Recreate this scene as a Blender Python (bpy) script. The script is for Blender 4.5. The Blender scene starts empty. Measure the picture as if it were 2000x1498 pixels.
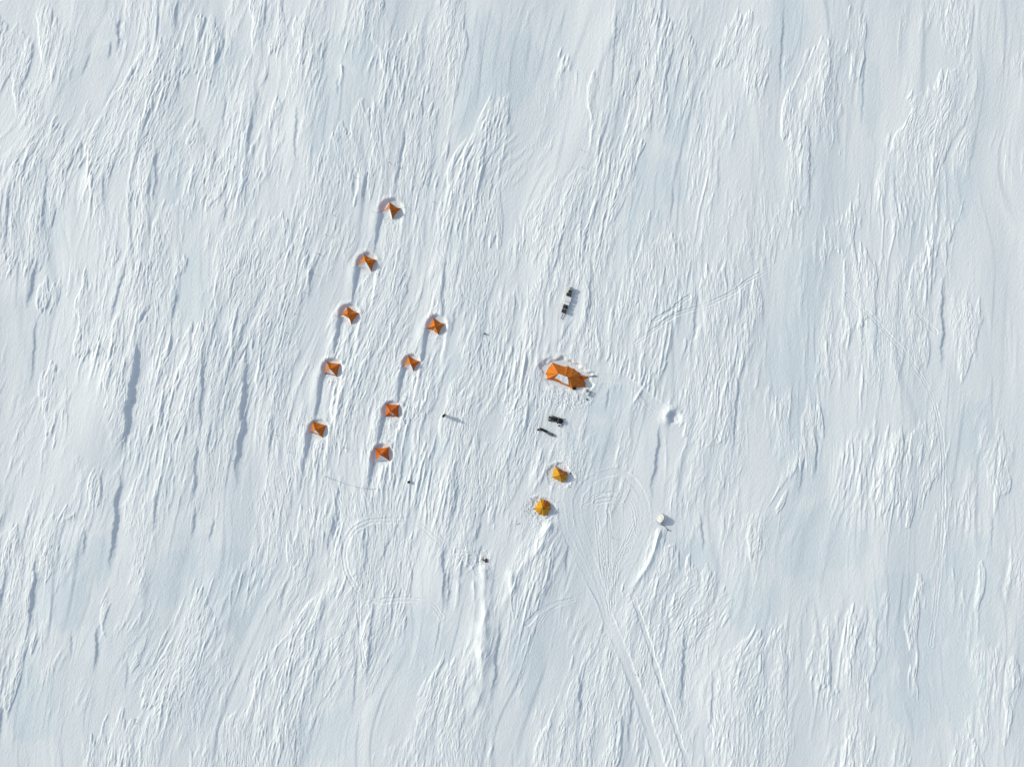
# Snow camp of orange and yellow tents on a wind-carved snowfield, seen straight down
import bpy, bmesh, math, random
import numpy as np
from mathutils import Vector, Matrix, noise

C = bpy.context.scene.collection
scene = bpy.context.scene
CAM_H = 133.4                                     # metres above the snow
# ---------------------------------------------------------------- camera
cam = bpy.data.cameras.new('camera'); co = bpy.data.objects.new('camera', cam); C.objects.link(co)
cam.sensor_width = 36; cam.lens = 36 / (200.0 / CAM_H)
cam.clip_end = 60000; co.location = (0, 0, CAM_H); co.rotation_euler = (0, 0, 0)
scene.camera = co
# ---------------------------------------------------------------- light
SUN_EL, SUN_AZ = 24.0, 20.0                       # degrees; az: how far the light runs towards the bottom of the picture
world = bpy.data.worlds.new('World'); scene.world = world; world.use_nodes = True
nt = world.node_tree; bg = nt.nodes['Background']
sky = nt.nodes.new('ShaderNodeTexSky'); sky.sky_type = 'NISHITA'; sky.sun_disc = False
sky.sun_elevation = math.radians(SUN_EL); sky.sun_rotation = math.radians(270 + SUN_AZ)
sky.altitude = 800; sky.air_density = 1.0; sky.dust_density = 2.5; sky.ozone_density = 1.0
hs = nt.nodes.new('ShaderNodeHueSaturation'); hs.inputs['Saturation'].default_value = .66
nt.links.new(sky.outputs[0], hs.inputs['Color']); nt.links.new(hs.outputs[0], bg.inputs[0]); bg.inputs[1].default_value = 0.15
sl_ = bpy.data.lights.new('sun', 'SUN'); so = bpy.data.objects.new('sun', sl_); C.objects.link(so)
sl_.energy = 2.35; sl_.angle = math.radians(0.6); sl_.color = (1.0, .965, .83)
dv = Vector((math.cos(math.radians(SUN_AZ)) * math.cos(math.radians(SUN_EL)), -math.sin(math.radians(SUN_AZ)) * math.cos(math.radians(SUN_EL)), -math.sin(math.radians(SUN_EL))))
so.rotation_euler = dv.to_track_quat('-Z', 'Y').to_euler(); so.location = (-60, 20, 60)
scene.view_settings.view_transform = 'Standard'; scene.view_settings.look = 'None'
scene.view_settings.exposure = 0.17; scene.view_settings.gamma = 1.0
STEP = 1.12

S = 0.1                      # metres per photo pixel at snow level
CX, CY = 1000.0, 749.0
# ---------------------------------------------------------------- terrain
_tabs = {}
def pn(x, y, seed):
    """gradient noise, about -0.7..0.7"""
    if seed not in _tabs:
        r = np.random.RandomState(seed)
        a = r.rand(256, 256) * 2 * np.pi
        _tabs[seed] = (np.cos(a).astype(np.float32), np.sin(a).astype(np.float32))
    gx, gy = _tabs[seed]
    xf = np.floor(x); yf = np.floor(y)
    xi = xf.astype(np.int32) & 255; yi = yf.astype(np.int32) & 255
    fx = (x - xf).astype(np.float32); fy = (y - yf).astype(np.float32)
    x1 = (xi + 1) & 255; y1 = (yi + 1) & 255
    u = fx * fx * fx * (fx * (fx * 6 - 15) + 10); v = fy * fy * fy * (fy * (fy * 6 - 15) + 10)
    a = gx[yi, xi] * fx + gy[yi, xi] * fy
    b = gx[yi, x1] * (fx - 1) + gy[yi, x1] * fy
    c = gx[y1, xi] * fx + gy[y1, xi] * (fy - 1)
    d = gx[y1, x1] * (fx - 1) + gy[y1, x1] * (fy - 1)
    a += u * (b - a); c += u * (d - c)
    return a + v * (c - a)
def sst(a, b, x):
    t = np.clip((x - a) / (b - a), 0, 1); return t * t * (3 - 2 * t)

DENS = """
1112555534 5444513622 3222764232 3142145522
4241444564 4554536622 3212767324 2152223624
5351236565 4663566623 3242777525 5161122515
4541257356 3552576623 1443775536 2661211513
3613577346 5331652426 2335674644 3661313622
3625777536 5335642327 3416342743 4552256634
5636565747 6456665366 3435712734 4541577525
6745462747 4465465574 3577713654 3432677313
5623554454 4365265674 6777414444 6442565312
5713675464 5556475555 7657257546 4452335312
5245677267 6643364665 5556477464 2443466221
3353567267 5633553774 5536377365 2445665421
2335567266 7635562453 4435574365 2355574521
3245677566 6526463464 5355475466 2254562422
3243657776 6426466454 7232673466 1255442411
5352576776 5426646455 7553463574 5334434131
4352576776 4556564653 6343323662 6325546153
4342566673 4664546555 5353532561 6246666254
3335455672 5654546655 3553424652 3146655354
4454565534 6535566654 3334525543 2145544443
2645363433 6356764653 4524232356 1134414443
7662152223 5646764642 6534253255 1112214254
7553161135 5554753533 7434366443 1111213445
6323333455 5556661335 7432567633 2334512544
6422434653 3654641345 5252667634 5465511433
6343346663 5663631455 2236666556 6556411263
6423346666 6662623664 3246665566 5356421264
5344336653 6641323663 3453666466 5244223264
4233455446 6542225664 3542556467 6236433563
2124564367 5432346665 4542556466 6366542553
"""
def dens_grid():
    return np.array([[int(c) for c in l.replace(' ', '')] for l in DENS.strip().splitlines()], np.float32)

# lee edges that throw a blue shadow: x0,y0 (upwind end), x1,y1, drop width px
BANDS = [
(238,28,231,108,9),(218,80,213,118,5),(351,0,341,66,8),(313,0,307,92,5),(309,285,303,392,8),(207,335,200,402,6),
(92,315,80,468,5),(22,338,8,500,6),(444,365,440,442,5),(160,265,157,330,4),(262,120,258,170,4),(178,100,158,150,4),
(76,500,52,604,10),(71,618,60,752,6),(252,500,214,642,7),(300,590,266,640,5),(281,655,243,905,21),(403,670,394,860,9),
(391,850,378,995,7),(490,680,464,955,17),(241,915,221,1118,15),(312,955,299,1045,7),(378,620,372,700,5),(330,760,312,850,5),
(78,1070,62,1235,12),(18,1090,4,1205,8),(197,1215,188,1315,9),(174,1025,165,1088,6),(384,990,377,1052,6),(6,1370,0,1460,7),
(251,1285,246,1352,4),(145,1230,138,1290,4),(420,1010,410,1060,6),(60,990,40,1100,5),(352,1330,344,1400,4),
(796,232,772,392,8),(696,335,689,400,5),(716,340,708,402,5),(872,500,862,650,8),(893,600,880,660,5),(535,800,525,905,6),
(664,935,652,1075,7),(892,925,880,1030,6),(905,470,890,560,4),(950,280,940,330,4),(582,200,577,340,6),(660,150,661,190,4),
(522,0,517,60,6),(903,380,890,470,4),(1158,500,1148,650,7),(1122,620,1085,680,4),(1105,440,1075,560,6),(1367,555,1350,690,7),
(1293,820,1274,975,10),(1242,780,1229,860,4),(1443,730,1433,890,7),(1191,755,1184,805,5),(1010,560,1003,640,5),
(1847,545,1845,725,12),(1687,575,1684,720,4),(1597,850,1594,935,5),(1572,890,1562,965,6),(1716,590,1712,680,4),(1770,840,1760,920,5),
(1581,220,1583,440,7),(1622,95,1618,165,4),(1530,20,1523,190,5),(1746,330,1752,410,4),(1208,0,1194,215,6),(1316,360,1310,440,4),
(1690,100,1684,250,4),(1950,840,1944,960,4),(1905,0,1900,80,5),(1845,20,1842,70,4),(1252,130,1244,170,5),(1405,300,1402,370,3),
(733,1160,716,1345,8),(870,1052,869,1195,11),(884,1085,876,1195,8),(981,1195,962,1375,9),(722,1040,705,1160,6),(700,1250,690,1400,5),
(790,1000,730,1120,4),(942,1060,932,1110,6),(1342,1210,1333,1405,11),(1310,1195,1298,1310,5),(1136,1300,1134,1420,9),(1395,1300,1388,1460,6),
(1240,1310,1226,1490,5),(905,1090,900,1130,5),(1112,1050,1105,1130,6),(1370,1000,1376,1080,7),(1695,1180,1690,1260,5),(1710,1190,1712,1330,3),
(1540,1290,1537,1430,3),(1690,1330,1692,1370,3),(1940,1000,1938,1080,4),(1545,1190,1530,1320,3),(655,1000,640,1090,9),(1000,870,990,960,5),
(1040,780,1020,850,6),(940,1020,930,1060,5),(1475,140,1480,200,4),(1300,130,1305,190,4),(1090,700,1085,740,1),
(560,1130,545,1200,4),(860,1210,850,1270,3),(415,820,405,900,5),(350,560,335,640,6),(130,1010,115,1080,4),(440,180,435,260,5)]
# wind-polished blue crust: cx,cy,rx,ry
CRUST = [(375,565,50,95),(100,435,32,70),(455,1150,90,110),(120,1150,70,90),(1255,420,45,110),(1290,350,80,60),(935,130,60,120),(1560,760,75,260),
(1600,1060,110,90),(1830,1300,150,150),(830,1270,80,90),(1030,1290,40,110),(620,1440,90,60),(1750,1180,70,80),(1700,190,30,90),(1870,360,40,80),
(1905,850,40,80),(335,330,30,90),(640,230,70,130),(700,90,60,50),(1010,130,60,80),(930,230,60,60),(900,730,40,50),(820,880,60,60),(350,1130,70,70),
(1470,1180,60,90),(1530,60,50,110),(180,1100,60,60),(890,470,50,30),(450,130,50,60),(1350,1090,60,60),(60,1380,60,90),(1580,550,60,80),(1720,660,20,60),
(1330,220,50,90),(560,640,30,50),(850,950,70,50),(1180,780,60,40),(1150,870,60,50),(1900,1150,70,120),(690,620,25,60)]
# travelled tracks: points, half width, kind ('flat' graded, 'twin' ski grooves)
TRACKS = [
([(1108,1015),(1125,1060),(1152,1125),(1182,1190),(1203,1245),(1232,1315),(1262,1400),(1295,1510)],10,'flat'),
([(1095,985),(1100,1020),(1108,1050),(1135,1100),(1168,1165),(1195,1215)],7,'flat'),
([(1232,1152),(1264,1245),(1290,1330),(1318,1415),(1350,1510)],4.5,'flat'),
([(1190,1200),(1165,1120),(1140,1050),(1128,1005),(1132,965),(1160,935),(1205,922),(1240,945),(1260,985),(1260,1030),(1238,1085),(1212,1135),(1195,1190)],8,'flat'),
([(1193,1200),(1178,1120),(1170,1050),(1165,1000)],4,'twin'),([(1195,1190),(1192,1110),(1192,1050),(1188,1000)],4,'twin'),
([(1198,1190),(1205,1110),(1222,1060),(1240,1020)],4,'twin'),([(1196,1150),(1206,1090),(1228,1070)],3,'twin'),([(1186,1140),(1180,1060)],3,'twin'),
([(862,1205),(842,1178),(790,1170),(735,1173),(698,1152),(673,1100),(680,1050),(712,1022),(762,1016),(812,1020),(848,1048),(872,1066),(905,1068)],6,'twin'),
([(700,1160),(701,1215),(706,1260),(713,1300)],4,'twin'),
([(1118,1172),(1080,1180),(1050,1195),(1030,1218)],5,'flat'),([(1130,1175),(1085,1185),(1055,1215),(1030,1280),(1010,1340)],3,'twin'),
([(1655,575),(1695,612),(1735,655),(1775,700),(1812,755),(1832,810),(1842,880),(1843,960),(1838,1080),(1828,1180),(1818,1260)],4.5,'twin'),
([(1790,610),(1830,650)],3,'twin'),([(1505,525),(1462,548),(1430,572),(1375,598),(1320,615),(1270,650),(1240,672)],4.5,'twin'),
([(1345,580),(1300,612),(1275,628)],4,'twin'),([(1175,738),(1215,742),(1250,765),(1295,800)],9,'flat'),
([(905,578),(950,612)],2.5,'twin'),([(1240,770),(1275,805),(1300,820)],4,'twin'),
([(1165,980),(1200,975),(1215,985)],6,'twin'),([(1140,990),(1165,968),(1200,962),(1235,985),(1245,1040)],4,'twin')]
# trampled, clod-strewn snow: cx,cy,rx,ry,strength
TRAMPLE = [(800,808,55,18,1),(765,830,35,18,.8),(1095,778,40,18,1),(1130,790,35,16,.8),(1000,790,25,35,.8),(765,432,22,10,1),(650,745,16,8,.9),
(620,868,20,12,.8),(725,540,16,8,.7),(853,665,16,9,.7),(1100,722,28,14,.9),(1150,650,10,35,.6),(920,1085,35,18,1),(1094,928,34,26,.9),(1060,993,32,28,.9),
(1085,845,32,22,.5),(1110,885,40,18,.5),(1045,1000,25,25,.8),(770,398,18,10,.5),(745,910,12,7,.6),(900,805,30,20,.3),(1150,765,14,16,.5)]
# tents in their scoured horseshoe moats: cx,cy,radius,tail px,depth m
MOATS = [(764,411,22,60,0.34),(717,514,19,70,0.34),(682,614,19,75,0.34),(648,720,19,95,0.34),(621,840,19,80,0.28),(852,636,19,75,0.31),
(803,709,16,70,0.33),(766,802,18,70,0.30),(747,887,19,60,0.30)]

# fields of eroded snow, traced on the ground (photo pixels)
FIELDS = [
(1180,1215,1155,1260,1120,1320,1090,1370,1060,1420,1040,1540,1200,1540,1215,1400,1200,1320,1190,1250),(690,1160,640,1150,560,1230,500,1340,490,1540,560,1540,620,1380,690,1290),
(1228,1170,1222,1260,1262,1370,1290,1430,1312,1380,1290,1290,1252,1200),(640,980,600,1000,560,1080,590,1100,640,1040),(695,1050,688,1110,720,1150,738,1060,730,1035),
(1130,560,1110,600,1120,640,1160,660,1180,600,1190,500,1150,480),(850,930,830,1000,870,1050,920,1040,950,960,940,900,890,900),(1290,1040,1270,1100,1290,1180,1330,1240,1330,1120,1310,1050),
(282,85,262,130,235,168,208,205,178,245,165,290,165,340,180,400,200,420,215,340,235,330,255,300,262,380,290,400,302,330,312,290,335,230,345,205,340,160,355,130,350,75,325,90,318,65,295,100),
(62,280,85,275,130,240,160,208,180,215,168,270,140,310,118,400,85,440,80,520,0,520,-60,520,-60,400,10,345,22,330,40,330),
(0,50,12,60,50,60,60,100,55,160,52,240,35,220,20,150,0,160,-50,160,-50,60),(72,45,98,15,115,60,110,110,90,165,82,100),
(395,45,375,70,360,120,355,170,380,140,410,160,425,100,430,50,410,40),(362,258,355,310,375,370,410,390,440,380,460,400,498,350,490,290,478,250,465,300,440,330,415,310,395,250,380,240),
(325,395,300,430,290,520,350,520,365,430,355,385),(220,430,205,480,200,520,230,500,232,440),(480,125,465,180,470,260,490,300,500,130),
(490,-40,540,-40,560,60,540,110,520,60,515,150,500,160),(600,30,580,60,585,110,610,140,640,90,640,20,620,10),
(705,15,700,60,730,80,745,120,750,160,765,170,790,190,800,170,810,110,815,50,805,70,790,70,765,65,745,-20,720,-20),(860,-20,870,60,875,130,880,200,905,150,910,60,900,-20),
(700,205,685,240,650,260,640,300,625,330,615,350,600,400,590,440,600,450,625,400,640,360,690,340,700,390,745,340,750,270,745,205,725,215),
(805,210,790,240,785,300,775,380,800,385,830,370,850,340,868,290,862,240,830,220),
(970,190,960,220,935,260,925,280,895,290,875,320,870,380,890,400,920,380,925,350,945,330,950,290,965,260,985,250,990,210),
(955,355,935,400,915,440,930,460,965,480,980,470,980,360),(520,210,525,280,530,310,540,290,552,250,555,200,540,205),(525,415,510,450,525,500,560,500,562,430,545,415),
(1218,10,1205,60,1205,120,1225,200,1245,180,1250,250,1270,230,1280,170,1310,150,1312,80,1290,30,1240,20,1230,-20),(1355,70,1330,90,1330,150,1335,200,1350,210,1355,130,1360,80),
(1450,40,1420,60,1400,70,1400,110,1450,120,1460,180,1490,160,1500,60),(1160,140,1150,160,1158,240,1160,320,1170,250,1175,170),
(1255,275,1225,285,1220,305,1200,310,1170,325,1150,340,1140,330,1110,350,1080,385,1040,410,1010,440,1000,500,1190,500,1190,430,1220,390,1235,340,1250,300),
(1090,110,1080,160,1095,180,1108,110),(1600,85,1575,100,1560,150,1530,190,1520,250,1530,280,1570,270,1600,200,1620,250,1640,300,1640,240,1620,160,1622,95,1610,80),
(1670,10,1655,50,1652,110,1660,150,1690,110,1690,50,1680,10),(1865,125,1840,150,1800,185,1770,200,1775,220,1745,260,1738,300,1750,330,1770,320,1775,350,1800,350,1830,330,1860,300,1885,240,1880,180,1870,130),
(1850,-20,1850,60,1870,80,1888,40,1890,-20),(1665,375,1655,420,1610,440,1600,500,1670,500,1680,420,1675,375),(1550,405,1530,440,1500,450,1500,500,1540,440,1565,420),(1875,405,1850,440,1800,490,1850,500,1855,460),
(440,480,425,540,415,620,400,640,350,650,345,690,340,660,310,700,295,720,300,830,330,870,370,830,440,900,460,700,500,650,510,500,480,440),
(265,520,240,580,210,680,205,800,240,850,255,720,275,640,300,600,335,560,360,500,285,500),(90,550,75,590,72,620,95,610,120,560),(170,540,140,600,150,680,190,720,195,620,185,550),
(85,740,80,800,100,860,130,800,125,760,100,700),(190,900,170,960,180,1000,195,960),
(1278,430,1255,455,1235,500,1215,560,1190,620,1185,700,1230,720,1250,760,1290,770,1300,700,1240,600,1300,640,1340,560,1345,500,1310,450),
(1400,510,1370,540,1365,640,1330,720,1310,790,1340,850,1400,870,1430,840,1440,720,1490,640,1495,520,1440,580),(1660,500,1650,560,1645,620,1650,700,1670,640,1700,640,1720,560,1730,500),
(1790,520,1770,570,1775,680,1800,740,1815,660,1820,560,1825,500),(1600,750,1575,795,1545,870,1525,940,1500,1000,1530,980,1560,900,1590,940,1605,830),
(1730,840,1710,900,1710,960,1740,1000,1800,990,1830,940,1825,880,1800,820,1780,860,1755,850),(1960,830,1940,900,1945,1000,1965,960,1960,880),(1880,610,1870,680,1880,760,1905,700,1910,610),
(-50,1040,10,1030,35,1050,40,1100,60,1180,70,1250,50,1300,10,1400,-50,1400),(130,998,90,1030,75,1060,80,1150,110,1110,120,1030,150,998),(400,1150,365,1165,340,1220,300,1290,280,1380,330,1410,370,1350,400,1260,420,1220),
(215,1160,195,1200,205,1250,222,1190),(275,1190,250,1270,250,1320,280,1300,290,1230),(240,1410,180,1450,150,1540,260,1540,265,1420),(500,1360,420,1430,370,1480,380,1540,500,1540),
(590,998,560,1060,565,1130,590,1140,610,1060,625,998),(730,1035,725,1150,800,1160,800,1050),(720,1175,710,1250,715,1340,735,1300,760,1240,800,1190),(630,1180,560,1250,500,1330,500,1400,600,1330,650,1290,640,1200),
(910,1270,830,1320,810,1390,815,1540,900,1540,905,1330),(1080,1020,1040,1080,1000,1150,1000,1210,1060,1170,1085,1090),
(1345,1090,1330,1130,1325,1250,1350,1280,1380,1210,1400,1230,1430,1190,1420,1150,1410,1130,1385,1125,1375,1110),(1215,1155,1210,1230,1240,1290,1270,1390,1290,1400,1300,1260,1260,1180),
(1475,1240,1430,1280,1400,1310,1385,1400,1390,1540,1500,1540,1500,1240),(1182,1225,1140,1290,1130,1340,1150,1370,1180,1380,1200,1300),(1480,998,1460,1050,1470,1100,1490,1060),
(1550,1200,1500,1250,1500,1400,1520,1390,1535,1330,1550,1240),(1610,1255,1575,1290,1590,1340,1620,1360,1640,1350,1620,1270),(1700,1215,1695,1300,1700,1390,1710,1300,1708,1230),
(1660,1200,1645,1260,1650,1320,1670,1250,1690,1210),(1790,1150,1770,1200,1780,1300,1785,1380,1795,1250,1805,1150),(1915,1110,1905,1160,1910,1240,1922,1130),(1975,1280,1955,1350,1960,1440,1975,1400,1985,1300),
(1650,1440,1645,1540,1700,1540,1705,1430),(1895,1445,1885,1540,1920,1540,1910,1450),(1780,1460,1750,1540,1775,1540),
(515,525,470,580,480,640,500,760,505,880,560,800,575,700,580,600,610,540,650,500,590,500),(700,560,660,640,690,700,650,780,640,860,700,900,720,800,740,700,760,640,790,560,790,480,760,500),
(880,740,875,800,890,850,930,880,940,800,920,760),(960,860,920,900,900,1000,960,1010,1000,900,1010,860)]

def polydist(X, Y, pts):
    """distance to a polyline and signed side, only meaningful near it"""
    best = np.full(X.shape, 1e9, np.float32); side = np.zeros(X.shape, np.float32)
    for (ax, ay), (bx, by) in zip(pts[:-1], pts[1:]):
        dx, dy = bx - ax, by - ay; L2 = dx * dx + dy * dy
        t = np.clip(((X - ax) * dx + (Y - ay) * dy) / L2, 0, 1)
        ex = X - ax - t * dx; ey = Y - ay - t * dy
        d = np.sqrt(ex * ex + ey * ey)
        m = d < best
        best = np.where(m, d, best); side = np.where(m, np.sign(ex * dy - ey * dx), side)
    return best, side

def smooth_line(pts, n=6):
    P = [np.array(p, float) for p in pts]; P = [2 * P[0] - P[1]] + P + [2 * P[-1] - P[-2]]
    out = []
    for i in range(1, len(P) - 2):
        for k in range(n):
            t = k / n
            out.append(tuple(0.5 * ((2 * P[i]) + (-P[i-1] + P[i+1]) * t + (2*P[i-1] - 5*P[i] + 4*P[i+1] - P[i+2]) * t*t + (-P[i-1] + 3*P[i] - 3*P[i+1] + P[i+2]) * t**3)))
    out.append(tuple(P[-2])); return out

def window(X, Y, x0, y0, x1, y1):
    """index slices of the regular grid that cover a box"""
    gx = X[0]; gy = Y[:, 0]
    i0, i1 = np.searchsorted(gx, [x0, x1]); j0, j1 = np.searchsorted(gy, [y0, y1])
    return slice(j0, j1), slice(i0, i1)

def bilin(G, X, Y, cell):
    u = np.clip(X / cell - .5, 0, G.shape[1] - 1.001); v = np.clip(Y / cell - .5, 0, G.shape[0] - 1.001)
    i = u.astype(int); j = v.astype(int); fu = (u - i).astype(np.float32); fv = (v - j).astype(np.float32)
    fu = fu * fu * (3 - 2 * fu); fv = fv * fv * (3 - 2 * fv)
    return (G[j, i] * (1 - fu) + G[j, i + 1] * fu) * (1 - fv) + (G[j + 1, i] * (1 - fu) + G[j + 1, i + 1] * fu) * fv

def field_mask(X, Y, jx, jy, soft):
    """1 inside the traced fields; the outline is frayed by jx, jy"""
    M = np.zeros_like(X)
    for f in FIELDS:
        P = [(f[i], f[i + 1]) for i in range(0, len(f), 2)]
        xs = [p[0] for p in P]; ys = [p[1] for p in P]
        sl = window(X, Y, min(xs) - 25, min(ys) - 30, max(xs) + 25, max(ys) + 30)
        if X[sl].size == 0: continue
        x = X[sl] + jx[sl]; y = Y[sl] + jy[sl]
        d, _ = polydist(x, y, P + [P[0]])
        ins = np.zeros(x.shape, bool)
        for (ax, ay), (bx, by) in zip(P, P[1:] + [P[0]]):
            if ay == by: continue
            c = ((ay > y) != (by > y)) & (x < (bx - ax) * (y - ay) / (by - ay) + ax)
            ins ^= c
        M[sl] = np.maximum(M[sl], sst(-soft, soft, np.where(ins, d, -d)))
    return M

def ridge(n):                       # sharp crests, rounded troughs
    return 1 - np.sqrt(n * n + 0.0015) * 2.6

def terrain(X, Y):
    """X, Y in photo pixels on the snow plane; returns height in metres and the crust mask"""
    X = X.astype(np.float32); Y = Y.astype(np.float32)
    # flow: down the picture, leaning to the left, less so on the right-hand side
    # streamline coordinate: constant U is a wind line
    leanG = 0.16 - 0.13 * sst(1100, 1700, X)
    w = pn(X / 330, Y / 520, 1) * 42 + pn(X / 120, Y / 260, 2) * 16
    U = X + leanG * (Y - 749) + w
    for (cx, cy, R, a) in [(600, 700, 240, .26), (560, 1250, 260, .24), (230, 180, 190, .22), (1130, 340, 180, .32), (1060, 1100, 110, .18), (300, 1300, 150, .28),
                           (90, 300, 120, .3), (1370, 1190, 120, .28), (960, 300, 110, .26), (1830, 260, 120, .26), (1540, 1010, 110, .3), (1570, 130, 100, .2), (900, 1370, 140, .12)]:
        U = U + a * np.exp(-((X - cx) ** 2 + (Y - cy) ** 2) / (R * R)) * (Y - cy)
    U2 = U + 0.14 * Y + pn(X / 40, Y / 70, 3) * 7          # leans further
    U3 = U - 0.10 * Y + pn(X / 35, Y / 70, 4) * 7          # leans less
    H = np.zeros_like(X)
    # broad swell and long whalebacks
    H += 0.8 * pn(U / 420, Y / 900, 10) + 0.40 * pn(U / 130, Y / 560, 11) + 0.10 * pn(U / 46, Y / 330, 12)
    # drift steps: long soft west slopes with an abrupt lee edge
    for k, (sc, ln, amp) in enumerate([(75, 420, .11), (38, 260, .055), (21, 200, .034), (11, 110, .014)]):
        q = U / sc + pn(U / (sc * 1.5), Y / ln, 20 + k) * 1.5
        fr = q - np.floor(q)
        g = sst(0.0, .35, pn(U / (sc * 1.2) + 7, Y / (ln * .6), 30 + k))
        H += amp * g * (fr - sst(.80, 1.0, fr)) 
    # sastrugi
    D = bilin(dens_grid(), X, Y, 50.0)
    out = (np.maximum(np.abs(X - 1000) - 1000, 0) + np.maximum(np.abs(Y - 749) - 749, 0))
    D = D + (4.6 + 5 * pn(U / 120, Y / 260, 40) - D) * sst(20, 160, out)
    edge = pn(U2 / 26, Y / 95, 41) * 3.2 + pn(U2 / 9, Y / 46, 42) * 2.2 + pn(U / 60, Y / 190, 43) * 2.4
    jx = pn(U / 14, Y / 60, 46) * 14 + pn(U / 40, Y / 50, 56) * 16; jy = pn(U2 / 6.5, Y / 90, 47) * 34 + pn(U2 / 16, Y / 90, 48) * 44
    F = field_mask(X, Y, jx, jy, 3.5) * (.25 + .75 * sst(-.38, .02, pn(U / 34, Y / 100, 93)))
    inner = field_mask(X, Y, jx * 2, jy * .5, 14.0)
    camp = sst(0, 1, 1 - np.maximum(np.abs(X - 880) / 520, np.abs(Y - 780) / 470))
    G0 = sst(3.9 - camp * .8, 6.3 - camp, D + edge) * (.62 + .38 * camp)
    M = np.maximum(F * (.50 + .50 * sst(-.3, .2, pn(U / 22, Y / 70, 49))), G0)
    M2 = sst(2.0, 6.0, D + edge * .6)
    vig = pn(U / 90, Y / 200, 44)
    big = sst(-.05, .35, vig + (D - 5.2) * .10)             # where the ridges are coarser
    warp = pn(X / 15, Y / 44, 45) * 4
    a = ridge(pn((U2 + warp) / 4.3, Y / 34, 50)); b = ridge(pn((U3 + warp) / 4.1, Y / 36, 51))
    fine = np.maximum(a, b) * .55 + (a + b) * .225
    a = ridge(pn((U2 + warp) / 9, Y / 80, 52)); b = ridge(pn((U + warp) / 8, Y / 90, 53))
    coarse = np.maximum(a, b) * .6 + (a + b) * .2
    tiny = ridge(pn((U2 + warp * .6) / 3.6, Y / 19, 54))
    H += M * (0.118 * (1 - .35 * big) * fine + .105 * big * coarse + .050 * tiny) + F * .04 * inner
    H += (M2 * (1 - M)) * (.017 * ridge(pn((U2 + warp * .5) / 5.0, Y / 24, 55)) + .009 * ridge(pn((U3 + warp * .5) / 3.2, Y / 9, 57)))
    # short tongues with pointed upwind heads, crowded inside the fields
    rs = np.random.RandomState(5)
    N = 26000
    gx = X[0]; gy = Y[:, 0]
    R = rs.rand(N, 6)
    px_ = -150 + 2300 * R[:, 0]; py_ = -150 + 1800 * R[:, 1]
    ii = np.clip(np.searchsorted(gx, px_), 0, len(gx) - 1); jj = np.clip(np.searchsorted(gy, py_), 0, len(gy) - 1)
    keep = (M[jj, ii] * .9 + .05 * M2[jj, ii] > R[:, 2]) & (px_ > gx[0]) & (px_ < gx[-1]) & (py_ > gy[0]) & (py_ < gy[-1])
    bg = big[jj, ii]
    for k in np.nonzero(keep)[0]:
        x = px_[k]; y = py_[k]; r2, r3, r4 = R[k, 3:6]; B = bg[k]
        L = (18 + 38 * r2 + (60 * (r4 > .95))) * (1 + .9 * B); wd = (1.3 + 1.1 * r3) * (1 + .45 * B) ; h = (.026 + .042 * r4) * (.8 + .9 * B)
        ln = -(0.16 - 0.13 * min(max((x - 1100) / 600, 0), 1)) + (r3 * 7 % 1) * .24 - .17
        sl = window(X, Y, x - abs(ln) * L - 8, y - 3, x + abs(ln) * L + 8, y + L)
        xx = X[sl] - x; yy = Y[sl] - y
        if xx.size == 0: continue
        t = np.clip(yy / L, 0, 1)
        u = (xx - ln * yy - 1.2 * np.sin(t * 7 + r2 * 6)) / (wd * (0.3 + 1.1 * t ** .5))
        prof = np.exp(-np.where(u > 0, u * u * 2.6, u * u * .9))      # steeper east side
        H[sl] += h * sst(0, .1, t) * (1 - t) ** 1.1 * prof
    # named lee edges
    for (x0, y0, x1, y1, wd) in BANDS:
        L = y1 - y0; reach = wd * 3.2 + 8; amp = wd * S * (.24 if wd < 12 else .245)
        sl = window(X, Y, min(x0, x1) - reach * 3, y0 - 25, max(x0, x1) + reach * 2, y1 + 25)
        if X[sl].size == 0: continue
        yy = Y[sl]; t = (yy - y0) / L
        xc = x0 + (x1 - x0) * t + pn(yy / 37, yy * 0 + x0, 60) * (3 + wd * .35) + pn(yy / 9, yy * 0 + x0, 90) * 2.6 - wd * .45
        u = X[sl] - xc
        e = sst(-.06, .3, t) * sst(1.08, .6, t)
        left = np.exp(-np.maximum(-u, 0) ** 2 / (2 * (reach * .8) ** 2)); drop = 1 - sst(-1.5 - wd * .12, 2.5 + wd * .42, u)
        trough = -.38 * np.exp(-((u - wd * .5) / (wd * 1.1)) ** 2) * (u > 0) * sst(0, 1.5, u)
        H[sl] += amp * e * (left * drop * .72 + trough)
        sm = e * np.exp(-((u - wd * .55) / (wd * .75)) ** 2)                 # scoured smooth floor
        M[sl] *= 1 - .6 * sm
    # tracks
    for pts, hw, kind in TRACKS:
        P = smooth_line(pts, 5)
        xs = [p[0] for p in P]; ys = [p[1] for p in P]
        sl = window(X, Y, min(xs) - hw * 3, min(ys) - hw * 3, max(xs) + hw * 3, max(ys) + hw * 3)
        if X[sl].size == 0: continue
        d, sd = polydist(X[sl], Y[sl], P)
        d = d + pn(X[sl] / 9, Y[sl] / 9, 61) * 2.2 + pn(X[sl] / 30, Y[sl] / 30, 94) * 2.5
        lo = 0.8 * pn(U[sl] / 420, Y[sl] / 900, 10) + 0.40 * pn(U[sl] / 130, Y[sl] / 560, 11) + 0.07 * pn(U[sl] / 46, Y[sl] / 330, 12)
        k = 1 - sst(hw * .75, hw * 1.25, d)
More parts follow.
